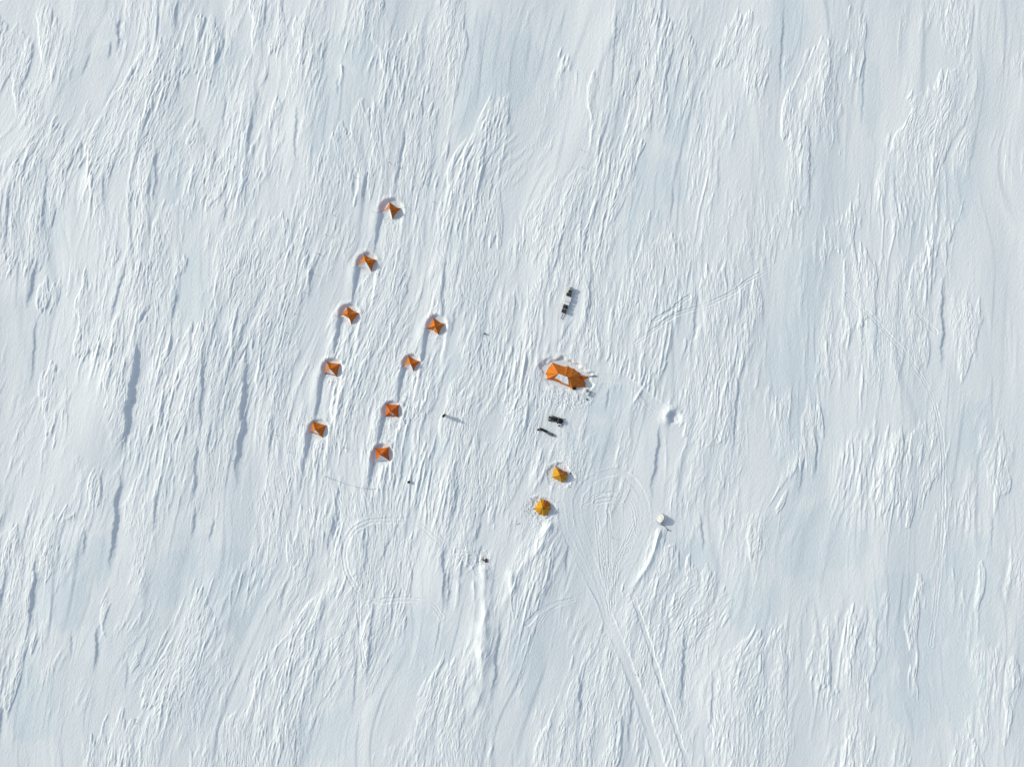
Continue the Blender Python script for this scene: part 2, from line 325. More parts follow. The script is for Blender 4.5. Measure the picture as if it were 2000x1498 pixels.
        if kind == 'flat':
            wear2 = sst(-.3, .25, pn(X[sl] / 25, Y[sl] / 25, 92)); wear = (.45 if hw < 9.5 else .1) * wear2 + (.35 if hw < 9.5 else .7) + .2 * sst(-.2, .2, pn(X[sl] / 60, Y[sl] / 60, 62))
            H[sl] += (lo + .02 - H[sl]) * k * wear
            H[sl] += (.03 * np.exp(-((d - hw * 1.15) / 1.5) ** 2) - .014 * np.exp(-((d - hw * .55) / 1.2) ** 2)) * (.4 + .6 * wear2)
        else:
            vis = .5 + .5 * sst(-.35, .1, pn(X[sl] / 45, Y[sl] / 45, 63))
            H[sl] += (lo + .04 - H[sl]) * k * .35 * vis
            H[sl] += vis * .75 * (-.06 * np.exp(-((d - hw * .62) / .9) ** 2) + .05 * np.exp(-((d - hw * 1.1) / 1.1) ** 2) + .035 * np.exp(-(d / 1.0) ** 2))
    # moats
    for (cx, cy, r, tail, dep) in MOATS:
        q1 = (cx * .37) % 1; q2 = (cy * .53) % 1
        sl = window(X, Y, cx - r * 2 - 40, cy - r * 2 - 5, cx + r * 2 + 25, cy + tail * 2.3)
        xx = X[sl] - cx; yy = Y[sl] - cy
        jag = pn(X[sl] / 8, Y[sl] / 8, 64) * 2.2 + pn(X[sl] / 22, Y[sl] / 22, 65) * 4
        xd = xx + .14 * np.maximum(yy, 0)
        d = np.where(yy < 0, np.sqrt(xx * xx + yy * yy), np.abs(xd)) + jag * .6
        fade = np.exp(-(np.maximum(yy - 4, 0) / tail) ** 2)
        core = np.exp(-np.maximum(np.sqrt(xx * xx + yy * yy) - r * .8, 0) ** 2 / 60)
        lo = 0.8 * pn(U[sl] / 420, Y[sl] / 900, 10) + 0.40 * pn(U[sl] / 130, Y[sl] / 560, 11) + 0.07 * pn(U[sl] / 46, Y[sl] / 330, 12)
        ins = 1 - sst(r - 2.2, r + 2.2, d)
        ins_r = 1 - sst(r - 3, r + 7, d)
        ins = np.where(xd > 0, ins * .4 + ins_r * .6, ins)
        H[sl] += (lo - H[sl]) * np.clip(core * 1.0, 0, 1) * .9 * (1 - sst(r, r + 4, d))
        H[sl] -= dep * ins * fade * (1 - (.25 + .4 * q1) * sst(-r, r, xd) * sst(0, 30, yy))
        H[sl] += .09 * np.exp(-((d - r - 4) / 4.5) ** 2) * fade * (yy < tail)
        H[sl] += .16 * np.exp(-((xd + r + 9) / 8) ** 2) * fade * sst(-r, r, yy)
        H[sl] += (.10 * np.abs(pn(X[sl] / 3.8, Y[sl] / 3.8, 98)) + .05 * pn(X[sl] / 2.8, Y[sl] / 2.8, 99)) * np.exp(-((np.sqrt(xx * xx + yy * yy) - r) / 5) ** 2)
        # lee deposit straight behind the tent
        xt = xd + pn(X[sl] / 13, Y[sl] / 30, 91) * 9 + (q2 - .5) * r * .7
        H[sl] += dep * (.2 + .35 * q1) * np.exp(-(xt / (r * .36)) ** 2) * sst(r * .8, r * 1.3, yy) * np.exp(-np.maximum(yy - r, 0) / (tail * .7))
        # spill heaped on the lower edge of the tent
        H[sl] += .05 * np.exp(-((xx + 4) / 9) ** 2 - ((yy - r * 1.1) / 6) ** 2)
    # big tent and yellow tents stand on trodden ground inside low rims
    for (cx, cy, ra, rb, ang, dep) in [(1105, 733, 52, 30, 20, .34), (1094, 928, 25, 23, 15, .14), (1060, 992, 24, 23, 15, .14)]:
        sl = window(X, Y, cx - ra * 2, cy - ra * 2, cx + ra * 2, cy + ra * 2)
        xx = X[sl] - cx; yy = Y[sl] - cy; c, s_ = math.cos(math.radians(ang)), math.sin(math.radians(ang))
        p = (xx * c + yy * s_) / ra; q = (-xx * s_ + yy * c) / rb
        d = np.sqrt(p * p + q * q) + pn(X[sl] / 14, Y[sl] / 14, 66) * .30
        lo = 0.8 * pn(U[sl] / 420, Y[sl] / 900, 10) + 0.40 * pn(U[sl] / 130, Y[sl] / 560, 11) + 0.07 * pn(U[sl] / 46, Y[sl] / 330, 12)
        up = 1 - .75 * sst(-.2, .5, q)
        k = 1 - sst(.9, 1.06, d)
        H[sl] += (lo - H[sl]) * k * .85
        H[sl] += -dep * k * up + .09 * np.exp(-((d - 1.12) / .13) ** 2) * up * sst(-.3, .4, pn(X[sl] / 13, Y[sl] / 13, 97))
    # drifts with a bright sunlit flank: x0,y0,x1,y1,half width px, height m
    for (x0, y0, x1, y1, hw, h) in [(1078, 1016, 1000, 1125, 11, .60), (1002, 1110, 972, 1220, 13, .45), (947, 1095, 936, 1290, 12, .62), (940, 1210, 928, 1440, 24, .62), (760, 900, 700, 1010, 9, .3), (700, 1010, 640, 1200, 22, .35), (455, 1180, 360, 1420, 26, .3), (640, 1150, 480, 1440, 30, .35), (925, 1130, 920, 1250, 5, .24), (660, 1240, 655, 1400, 14, .2), (1060, 870, 1010, 990, 6, .2), (1289, 1030, 1228, 1160, 5.0, .70),
                                    (1085, 860, 1018, 985, 5, .20), (1163, 640, 1172, 722, 6, .16), (1128, 640, 1142, 705, 5, .12), (812, 730, 775, 800, 4, .15),
                                    (1012, 1110, 975, 1190, 5, .22), (668, 128, 660, 175, 2.6, .25), (895, 1130, 880, 1210, 4, .2), (1000, 1180, 965, 1290, 4, .15),
                                    (1460, 650, 1455, 780, 4, .12), (1385, 1120, 1345, 1200, 3, .16), (746, 905, 728, 960, 4, .2), (1300, 850, 1290, 1000, 3, .1),
                                    (1750, 720, 1756, 800, 3, .12), (1860, 1100, 1862, 1200, 3, .12), (1975, 1060, 1960, 1200, 4, .15), (1975, 1280, 1968, 1440, 4, .15)]:
        P = smooth_line([(x0, y0), ((x0 + x1) / 2 + 4 + (x0 - x1) * .12, (y0 + y1) / 2), (x1, y1)], 4)
        sl = window(X, Y, min(x0, x1) - hw * 5, y0 - hw * 3, max(x0, x1) + hw * 5, y1 + hw * 4)
        if X[sl].size == 0: continue
        d, sd = polydist(X[sl], Y[sl], P); d = d + pn(X[sl] / 10, Y[sl] / 18, 67) * 3.2
        t = np.clip((Y[sl] - y0) / (y1 - y0), 0, 1)
        H[sl] += h * np.exp(-(np.abs(d) / (hw * (.55 + .8 * t))) ** 1.35) * (1 - .85 * t) * sst(-.02, .12, t) * (.8 + .7 * pn(X[sl] / 20, Y[sl] / 34, 96))
    # trampling
    for (cx, cy, rx, ry, st) in TRAMPLE:
        sl = window(X, Y, cx - rx * 2.2, cy - ry * 2.2, cx + rx * 2.2, cy + ry * 2.2)
        xx = X[sl]; yy = Y[sl]
        e = 1 - sst(.55, 1.35, np.sqrt(((xx - cx) / rx) ** 2 + ((yy - cy) / ry) ** 2) + pn(xx / 15, yy / 15, 68) * .7)
        n = np.abs(pn(xx / 4.2, yy / 4.2, 69)) * .17 + pn(xx / 2.6, yy / 2.6, 70) * .07 + np.maximum(pn(xx / 6.5, yy / 6.5, 71) - .15, 0) * .22
        H[sl] += e * st * (n - .06)
    # the dug pit with its spoil wall
    for (cx, cy, r) in [(1316, 814, 14)]:
        sl = window(X, Y, cx - 45, cy - 45, cx + 45, cy + 45)
        xx = X[sl] - cx; yy = Y[sl] - cy
        d = np.sqrt(xx * xx + yy * yy * 1.1) + pn(X[sl] / 6, Y[sl] / 6, 72) * 1.6
        west = sst(-.2, .7, (-xx * .85 - yy * .55) / (np.sqrt(xx * xx + yy * yy) + 1e-3))
        H[sl] += .34 * np.exp(-((d - r) / np.where(d > r, 11, 3.0)) ** 2) * west - .36 * (1 - sst(r * .45, r * 1.2, d))
        H[sl] += .12 * np.exp(-((xx - 5) ** 2 + (yy - 4) ** 2) / 14) + .12 * np.exp(-((xx - 10) ** 2 / 20 + (yy + 10) ** 2 / 12))
    sl = window(X, Y, 1225, 745, 1275, 800)
    xx = X[sl] - 1248; yy = Y[sl] - 772
    H[sl] += .22 * np.exp(-((xx - yy * -.6 + 2) / 3) ** 2 - (yy / 14) ** 2) + .1 * pn(X[sl] / 4, Y[sl] / 4, 73) * np.exp(-(xx ** 2 + yy ** 2) / 120)
    # broken blocks near the drift at the lower middle
    sl = window(X, Y, 890, 1070, 975, 1150)
    xx = X[sl]; yy = Y[sl]
    e = np.exp(-((xx - 932) / 26) ** 2 - ((yy - 1100) / 20) ** 2)
    H[sl] += e * (.35 * np.maximum(pn(xx / 9, yy / 9, 74), -.05) + .1 * pn(xx / 3.5, yy / 3.5, 75))
    # crust mask
    C = np.zeros_like(X)
    for (cx, cy, rx, ry) in CRUST:
        sl = window(X, Y, cx - rx * 1.5, cy - ry * 1.5, cx + rx * 1.5, cy + ry * 1.5)
        if X[sl].size == 0: continue
        d = np.sqrt(((X[sl] - cx) / rx) ** 2 + ((Y[sl] - cy) / ry) ** 2)
        C[sl] = np.maximum(C[sl], 1 - sst(.5, 1.25, d))
    C = C + sst(10, 200, out) * (.5 + .9 * pn(U / 130, Y / 300, 80))
    C = sst(.28, .72, C + pn(U / 30, Y / 90, 81) * .8 + pn(U2 / 8, Y / 40, 82) * .55 - .10 - M * .7) * .6
    # cross-wind scratches on the crust, grain everywhere
    V2 = X - .62 * Y
    H += C * .034 * sst(-.2, .5, pn(X / 28, Y / 28, 95)) * ridge(pn((V2 + pn(X / 20, Y / 20, 83) * 6) / 5.5, (Y + .6 * X) / 26, 84))
    H += .012 * pn(X / 3.0, Y / 3.7, 85) + .014 * pn((X + .5 * Y) / 4.2, Y / 10, 86)
    low = 0.8 * pn(U / 420, Y / 900, 10) + 0.40 * pn(U / 130, Y / 560, 11)
    f1 = 1 - sst(200, 1500, out); f2 = 1 - sst(2500, 30000, out)
    H = (low + (H - low) * f1) * f2
    return H, C * (1 - sst(3000, 30000, out))
# ---------------------------------------------------------------- snow sheet
def axis(lo, hi, st, far, g):
    a = list(np.arange(lo, hi, st)); d = st; x = a[-1]; up = []
    while x < far: d *= g; x += d; up.append(x)
    d = st; x = a[0]; dn = []
    while x > -far: d *= g; x -= d; dn.append(x)
    return np.array(dn[::-1] + a + up)
GX = axis(-70, 2070, STEP, 110000, 1.13); GY = axis(-60, 1560, STEP, 110000, 1.13)
XX, YY = np.meshgrid(GX.astype(np.float32), GY.astype(np.float32))
HH, CC = terrain(XX, YY)

def zat(px, py):
    i = int(np.searchsorted(GX, px)) - 1; j = int(np.searchsorted(GY, py)) - 1
    fx = (px - GX[i]) / (GX[i + 1] - GX[i]); fy = (py - GY[j]) / (GY[j + 1] - GY[j])
    return float((HH[j, i] * (1 - fx) + HH[j, i + 1] * fx) * (1 - fy) + (HH[j + 1, i] * (1 - fx) + HH[j + 1, i + 1] * fx) * fy)
def W(px, py, z=0.0):
    """point of height z seen at pixel px, py of the photograph"""
    k = (CAM_H - z) / CAM_H
    return Vector(((px - CX) * S * k, (CY - py) * S * k, z))
def ground(px, py, up=0.0):
    z = zat(px, py); return Vector(((px - CX) * S, (CY - py) * S, z + up))
def gz(x, y): return zat(x / S + CX, CY - y / S)

def mat(name, col, rough=.6, metal=0, spec=.3, transl=0, bump=0, var=0, scale=12):
    m = bpy.data.materials.new(name); m.use_nodes = True; n = m.node_tree; b = n.nodes['Principled BSDF']
    b.inputs['Base Color'].default_value = (*col, 1); b.inputs['Roughness'].default_value = rough
    b.inputs['Metallic'].default_value = metal; b.inputs['Specular IOR Level'].default_value = spec
    tc = n.nodes.new('ShaderNodeTexCoord'); nz = n.nodes.new('ShaderNodeTexNoise'); nz.inputs['Scale'].default_value = scale; nz.inputs['Detail'].default_value = 4
    n.links.new(tc.outputs['Object'], nz.inputs['Vector'])
    if var:
        r = n.nodes.new('ShaderNodeMix'); r.data_type = 'RGBA'
        r.inputs['A'].default_value = (*[c * (1 - var) for c in col], 1); r.inputs['B'].default_value = (*[min(1, c * (1 + var)) for c in col], 1)
        n.links.new(nz.outputs['Fac'], r.inputs['Factor']); n.links.new(r.outputs['Result'], b.inputs['Base Color'])
    if bump:
        bp = n.nodes.new('ShaderNodeBump'); bp.inputs['Strength'].default_value = bump; bp.inputs['Distance'].default_value = .05
        n.links.new(nz.outputs['Fac'], bp.inputs['Height']); n.links.new(bp.outputs[0], b.inputs['Normal'])
    if transl:
        t = n.nodes.new('ShaderNodeBsdfTranslucent'); t.inputs[0].default_value = (*col, 1)
        mx = n.nodes.new('ShaderNodeMixShader'); mx.inputs[0].default_value = transl
        n.links.new(b.outputs[0], mx.inputs[1]); n.links.new(t.outputs[0], mx.inputs[2]); n.links.new(mx.outputs[0], n.nodes['Material Output'].inputs[0])
    return m

def snow_material():
    m = bpy.data.materials.new('wind_packed_snow'); m.use_nodes = True; n = m.node_tree; b = n.nodes['Principled BSDF']
    L = n.links.new; N = n.nodes.new
    b.inputs['Roughness'].default_value = .62; b.inputs['Specular IOR Level'].default_value = .22
    at = N('ShaderNodeAttribute'); at.attribute_name = 'crust'
    tc = N('ShaderNodeTexCoord')
    mp = N('ShaderNodeMapping'); mp.inputs['Scale'].default_value = (.16, .045, .1); L(tc.outputs['Object'], mp.inputs[0])
    n1 = N('ShaderNodeTexNoise'); n1.inputs['Scale'].default_value = 1.0; n1.inputs['Detail'].default_value = 5; L(mp.outputs[0], n1.inputs['Vector'])
    a = N('ShaderNodeMix'); a.data_type = 'RGBA'; a.inputs['A'].default_value = (.835, .87, .86, 1); a.inputs['B'].default_value = (.785, .83, .835, 1)
    cr = N('ShaderNodeMapRange'); cr.inputs[1].default_value = .35; cr.inputs[2].default_value = .65; L(n1.outputs['Fac'], cr.inputs[0]); L(cr.outputs[0], a.inputs['Factor'])
    c = N('ShaderNodeMix'); c.data_type = 'RGBA'; c.inputs['B'].default_value = (.70, .785, .80, 1)
    L(a.outputs['Result'], c.inputs['A']); L(at.outputs['Fac'], c.inputs['Factor']); L(c.outputs['Result'], b.inputs['Base Color'])
    n2 = N('ShaderNodeTexNoise'); n2.inputs['Scale'].default_value = 5.0; n2.inputs['Detail'].default_value = 3
    mp2 = N('ShaderNodeMapping'); mp2.inputs['Scale'].default_value = (1, .45, 1); mp2.inputs['Rotation'].default_value = (0, 0, -.25)
    L(tc.outputs['Object'], mp2.inputs[0]); L(mp2.outputs[0], n2.inputs['Vector'])
    bp = N('ShaderNodeBump'); bp.inputs['Strength'].default_value = .8; bp.inputs['Distance'].default_value = .05
    L(n2.outputs['Fac'], bp.inputs['Height']); L(bp.outputs[0], b.inputs['Normal'])
    return m
SNOW = snow_material()
def build_snow():
    ny, nx = HH.shape
    me = bpy.data.meshes.new('snowfield')
    v = np.empty((ny * nx, 3), np.float32)
    v[:, 0] = ((XX - CX) * S).ravel(); v[:, 1] = ((CY - YY) * S).ravel(); v[:, 2] = HH.ravel()
    me.vertices.add(ny * nx); me.vertices.foreach_set('co', v.ravel())
    j, i = np.meshgrid(np.arange(ny - 1), np.arange(nx - 1), indexing='ij')
    q = np.stack([j * nx + i, (j + 1) * nx + i, (j + 1) * nx + i + 1, j * nx + i + 1], -1).reshape(-1).astype(np.int32)
    nf = (ny - 1) * (nx - 1)
    me.loops.add(nf * 4); me.loops.foreach_set('vertex_index', q)
    me.polygons.add(nf); me.polygons.foreach_set('loop_start', np.arange(nf, dtype=np.int32) * 4)
    me.update(calc_edges=True)
    me.shade_smooth()
    at = me.attributes.new('crust', 'FLOAT', 'POINT'); at.data.foreach_set('value', CC.ravel().astype(np.float32))
    me.materials.append(SNOW)
    o = bpy.data.objects.new('snowfield', me); C.objects.link(o); o['kind'] = 'structure'
    return o
build_snow()

# ---------------------------------------------------------------- helpers
def link(name, bm, m, parent=None, smooth=False):
    me = bpy.data.meshes.new(name); bm.normal_update(); bm.to_mesh(me); bm.free()
    for k in (m if isinstance(m, (list, tuple)) else [m]): me.materials.append(k)
    if smooth: me.shade_smooth()
    o = bpy.data.objects.new(name, me); C.objects.link(o)
    if parent: o.parent = parent
    return o
def tag(o, label, cat, group=None):
    o['label'] = label; o['category'] = cat
    if group: o['group'] = group
    return o
def thing(name, label, cat, loc, rz=0, group=None):
    o = bpy.data.objects.new(name, None); C.objects.link(o); o.empty_display_size = .3
    o.location = loc; o.rotation_euler = (0, 0, rz); return tag(o, label, cat, group)
def box(bm, c, s, rz=0, bev=0.0, top=1.0):
    r = bmesh.ops.create_cube(bm, size=1); vs = r['verts']
    for v in vs:
        k = top if v.co.z > 0 else 1
        v.co = Vector((v.co.x * s[0] * k, v.co.y * s[1] * k, v.co.z * s[2]))
    if bev:
        es = list({e for v in vs for e in v.link_edges})
        g = bmesh.ops.bevel(bm, geom=es, offset=bev, segments=2, affect='EDGES', profile=.6)
        vs = list({v for f in g['faces'] for v in f.verts} | {v for v in vs if v.is_valid})
    bmesh.ops.transform(bm, matrix=Matrix.Translation(c) @ Matrix.Rotation(rz, 4, 'Z'), verts=vs)
def tube(bm, pts, r, n=6):
    pts = [Vector(p) for p in pts]; rings = []
    for i, p in enumerate(pts):
        d = (pts[min(i + 1, len(pts) - 1)] - pts[max(i - 1, 0)]).normalized()
        a = d.cross(Vector((0, 0, 1)));  a = a if a.length > .05 else d.cross(Vector((0, 1, 0)))
        a.normalize(); b = d.cross(a); rr = r[i] if isinstance(r, (list, tuple)) else r
        rings.append([bm.verts.new(p + (a * math.cos(t * 2 * math.pi / n) + b * math.sin(t * 2 * math.pi / n)) * rr) for t in range(n)])
    for A, B in zip(rings[:-1], rings[1:]):
        for t in range(n): bm.faces.new((A[t], A[(t + 1) % n], B[(t + 1) % n], B[t]))
    bm.faces.new(rings[0][::-1]); bm.faces.new(rings[-1])
def lathe(bm, prof, n=20, c=(0, 0, 0)):
    rings = [[bm.verts.new(Vector(c) + Vector((r * math.cos(t * 2 * math.pi / n), r * math.sin(t * 2 * math.pi / n), z))) for t in range(n)] for r, z in prof]
    for A, B in zip(rings[:-1], rings[1:]):
        for t in range(n): bm.faces.new((A[t], A[(t + 1) % n], B[(t + 1) % n], B[t]))
    bm.faces.new(rings[0][::-1]); bm.faces.new(rings[-1])

ORANGE = mat('orange_tent_nylon', (.74, .225, .015), .55, transl=.33, var=.16, scale=5, bump=.25)
ORANGE2 = mat('red_orange_tent_nylon', (.72, .18, .017), .55, transl=.33, var=.16, scale=5, bump=.25)
YELLOW = mat('yellow_tent_nylon', (.72, .38, .011), .5, transl=.33, var=.1, scale=4, bump=.2)
ORPAN = mat('orange_brown_panel', (.50, .13, .012), .5, transl=.2, var=.12, scale=4, bump=.2)
DARKC = mat('dark_webbing', (.028, .022, .02), .8)
POLE = mat('tent_pole_sleeve', (.13, .035, .008), .6)
BLACK = mat('black_plastic', (.012, .013, .015), .45, spec=.4)
BLACKC = mat('black_cloth', (.012, .014, .016), .9, var=.3, bump=.4, scale=20)
GREY = mat('weathered_grey_metal', (.28, .30, .31), .5, metal=.3, var=.15)
DGREY = mat('dark_grey_case', (.050, .050, .058), .55, var=.2)
GREEN = mat('dark_green_case', (.022, .040, .028), .55, var=.2)
WHITEB = mat('white_box_paint', (.80, .81, .80), .5, var=.04)
WOOD = mat('bamboo', (.06, .045, .03), .7, var=.2)
SLEDM = mat('sled_deck_plastic', (.76, .77, .78), .6, var=.1)
RED = mat('dark_red_cloth', (.17, .035, .018), .8, var=.2)
SKIN = mat('skin', (.50, .30, .22), .55); HAIR = mat('brown_hair', (.03, .018, .01), .8)
LSNOW = mat('loose_snow', (.86, .875, .87), .65, spec=.2, bump=.5, scale=9)
REDF = mat('red_flag_cloth', (.35, .05, .03), .8, transl=.2)

# ---------------------------------------------------------------- tents
def panel_grid(A, B, apex, n, m, inward, base_drop, prof, wr, seed, zoff=None, foot=None):
    """sheet from foot line A-B to the apex; returns grid of points"""
    cen = Vector((apex.x, apex.y, 0)); out = []
    for j in range(m + 1):
        t = j / m; row = []
        for i in range(n + 1):
            s = i / n
            p = A.lerp(B, s); cx = 4 * s * (1 - s)
            base = Vector((p.x, p.y, 0)); toc = cen - base
            base += toc * (inward * cx)
            h = base.lerp(cen, t)
            zb = p.z - base_drop; z = zb + (apex.z - zb) * prof(t)
            z += -.07 * cx * math.sin(t * math.pi) * (apex.z - p.z)
            w = noise.noise(Vector((s * 4 + seed, t * 3.2, seed * 1.7))) * wr * cx * math.sin(min(t * 1.3, 1) * math.pi)
            z += w; h += toc * (w * .2)
            row.append(Vector((h.x, h.y, z)))
        out.append(row)
    return out
def sheet(bm, G):
    V = [[bm.verts.new(p) for p in r] for r in G]
    for a, b in zip(V[:-1], V[1:]):
        for i in range(len(a) - 1): bm.faces.new((a[i], a[i + 1], b[i + 1], b[i]))
    return V
def snow_on(G, cover, seed, origin, parent, thick=.10):
    """loose snow lying on a panel: its skin dips below the cloth where there is none"""
    bm = bmesh.new(); m = len(G) - 1; n = len(G[0]) - 1; R = []
    for j, r in enumerate(G):
        q = []
        for i, p in enumerate(r):
            s, t = i / n, j / m
            nz = noise.noise(Vector((s * 5 + seed, t * 5, seed))) * .5 + noise.noise(Vector((s * 11, t * 11 + seed, 3))) * .25
            k = cover(s, t) + nz
            q.append(p + Vector((0, 0, max(-.07, min(thick, k * .22)) + .01 * nz)))
        R.append(q)
    sheet(bm, R); return link('snow_patch', bm, LSNOW, parent, True)

def pyramid_tent(label, corners, apex_px, h, snow, m, seed, inward=.14):
    """four-cornered pyramid tent; corners clockwise from upper left, in photo pixels"""
    cx = sum(c[0] for c in corners) / 4; cy = sum(c[1] for c in corners) / 4
    corners = [(cx + (c[0] - cx) * 1.08, cy + (c[1] - cy) * 1.08) for c in corners]
    base = ground(cx, cy); base.z -= .02
    zt = base.z + h; ap = W(apex_px[0], apex_px[1], zt) - base
    root = thing('pyramid_tent', label, 'tent', base, 0, 'orange pyramid tents')
    cs = [ground(*c) - base for c in corners]
    bm = bmesh.new(); prof = lambda t: t ** .9; grids = []
    for k in range(4):
        A, B = cs[k], cs[(k + 1) % 4]
        G = panel_grid(A, B, ap, 14, 14, inward, .06, prof, .16, seed + k * 3.3); grids.append(G); sheet(bm, G)
    bmesh.ops.remove_doubles(bm, verts=bm.verts, dist=.012)
    link('canopy', bm, m, root)
    for k in range(4):
        bm = bmesh.new(); tube(bm, [cs[k].lerp(ap, t) * 1.0 + Vector((0, 0, (cs[k].z + (ap.z - cs[k].z) * prof(t)) - (cs[k].z + (ap.z - cs[k].z) * t) + .012)) for t in [i / 8 for i in range(9)]], .022, 5)
        link('pole_sleeve', bm, POLE, root, True)
    bm = bmesh.new(); lathe(bm, [(.05, -.03), (.07, .0), (.05, .05), (.015, .07)], 10, ap); link('apex_cap', bm, DARKC, root, True)
    # vent on the panel turned away from the sun
    G = grids[1]; p = G[7][6]; q = G[8][7]; nrm = (G[7][8] - G[7][6]).cross(G[9][6] - G[7][6]).normalized()
    nrm = nrm if nrm.z > 0 else -nrm
    bm = bmesh.new(); up = (G[9][7] - G[6][6]).normalized(); sd = up.cross(nrm)
    for a, b in (((-.16, -.06), (.12, .08)),):
        c = G[7][7] + nrm * .03
        pts = [c + up * (.17 * math.cos(t)) + sd * (.075 * math.sin(t)) for t in [i * math.pi / 6 for i in range(12)]]
        vs = [bm.verts.new(x) for x in pts]; vt = [bm.verts.new(c + (x - c) * .75 + nrm * .04) for x in pts]
        for i in range(12): bm.faces.new((vs[i], vs[(i + 1) % 12], vt[(i + 1) % 12], vt[i]))
        bm.faces.new(vt)
    link('vent', bm, DARKC, root, True)
    for (pk, cov) in snow:
        G = panel_grid(cs[pk], cs[(pk + 1) % 4], ap, 34, 34, inward, .06, prof, .16, seed + pk * 3.3)
        snow_on(G, cov, seed, base, root)
    # valance weighed down with snow around the foot
    for k in (0, 1, 2, 3):
        bm = bmesh.new(); A, B = cs[k], cs[(k + 1) % 4]; o = (A - B).cross(Vector((0, 0, 1))).normalized()
        if o.dot((A + B) / 2 - Vector((ap.x, ap.y, 0))) < 0: o = -o
        r = random.Random(seed * 10 + k); rows = [[], [], []]
        for i in range(17):
            s = i / 16; c4 = 4 * s * (1 - s); p = A.lerp(B, s); toc = Vector((ap.x, ap.y, 0)) - Vector((p.x, p.y, 0)); p = p + toc * (inward * c4)
            wob = noise.noise(Vector((s * 6, seed + k, 0)))
            zz = gz(base.x + p.x, base.y + p.y) - base.z
            rows[0].append(Vector((p.x, p.y, 0)) - o * .04 + Vector((0, 0, zz + .03 + .04 * wob)))
            e = p + o * (.08 + .07 * wob); rows[1].append(Vector((e.x, e.y, gz(base.x + e.x, base.y + e.y) - base.z + .05 + .04 * wob)))
            e = p + o * (.26 + .14 * wob); rows[2].append(Vector((e.x, e.y, gz(base.x + e.x, base.y + e.y) - base.z - .05)))
        sheet(bm, rows); link('snow_valance', bm, LSNOW, root, True)
    for k in range(4):                       # guy lines
        d = (cs[k] - Vector((ap.x, ap.y, 0))); d.z = 0; d.normalize(); e = cs[k] + d * .75; e.z = gz(base.x + e.x, base.y + e.y) - base.z
        bm = bmesh.new(); tube(bm, [cs[k].lerp(ap, .28) + Vector((0, 0, .03)), e + Vector((0, 0, .05))], .010, 4); tube(bm, [e + Vector((0, 0, -.1)), e + Vector((0, 0, .14)) + d * .03], .022, 5)
        link('guy_line', bm, DARKC, root)
    return root
full = lambda s, t: .9
def cov(level, lo=0.0, hi=1.0, top=.95, sc=3.0, mid=0.5, wid=.6):
    return lambda s, t: level + sc * min(t - lo, 0) - sc * max(t - top, 0) - 1.5 * max(abs(s - mid) - wid, 0)
pyramid_tent('topmost orange pyramid tent, its lower left side white with snow', [(760.9,395.4),(781.5,407.3),(766,427),(745.5,414.5)], (761.3,408), 1.65, [(2, full), (3, cov(-.75, .0, 1, .5, 1.5, .1, .2))], ORANGE, 1.1)
pyramid_tent('orange pyramid tent second from top of left row, one side under snow', [(711.2,498),(733.8,508),(724.6,529.5),(698,520)], (713.8,511), 1.65, [(2, full)], ORANGE, 2.7)
pyramid_tent('orange pyramid tent third from top of left row, only its low edge snowed over', [(677.8,599),(700,612),(685.8,632),(664,616.5)], (679.2,614), 1.6, [(2, cov(.5, 0, 1, .35, 4, .5, .4)), ], ORANGE, 3.9)
pyramid_tent('orange pyramid tent fourth from top of left row, white snow triangle below its peak', [(638.8,707),(663.2,711.2),(657,735),(633.5,730.2)], (644.4,720.8), 1.6, [(2, cov(.6, .30, 1, 1.2, 6, .42, .26))], ORANGE, 5.2, .10)
pyramid_tent('lowest orange pyramid tent of the left row, small snow triangle on its lower side', [(611.5,823.5),(636.2,831.3),(628.6,853.6),(606.2,844.6)], (615.9,839.3), 1.5, [(2, cov(.5, .34, 1, 1.2, 7, .45, .2))], ORANGE, 6.6, .09)
pyramid_tent('top orange pyramid tent of the inner row, snow patches on its lower side', [(846.6,620.8),(867.8,633),(856.6,653.4),(835,641.2)], (849.5,637), 1.6, [(2, cov(-.22, 0, 1, .9, 2, .45, .3)), (3, cov(-.45, .0, 1, .9, 2, .1, .1))], ORANGE, 7.3, .16)
pyramid_tent('orange pyramid tent second in the short inner row, lower left quarter buried in snow', [(798,695.8),(819.2,706),(807,723.6),(787.6,716.2)], (801.5,710.4), 1.5, [(2, full)], ORANGE, 8.8)
pyramid_tent('square red-orange pyramid tent third in the inner row beside the trampled path', [(755,789.4),(779,791),(777.6,814.6),(752.4,813.2)], (762.7,803), 1.5, [(2, cov(.05, .35, 1, .9, 5, .45, .12))], ORANGE2, 9.4, .09)
pyramid_tent('lowest red-orange pyramid tent of the inner row, snow wedge covering its lower side', [(733.4,876),(759.2,873),(760,899.2),(734.8,900.8)], (743.3,888.7), 1.5, [(2, full)], ORANGE2, 10.5, .12)

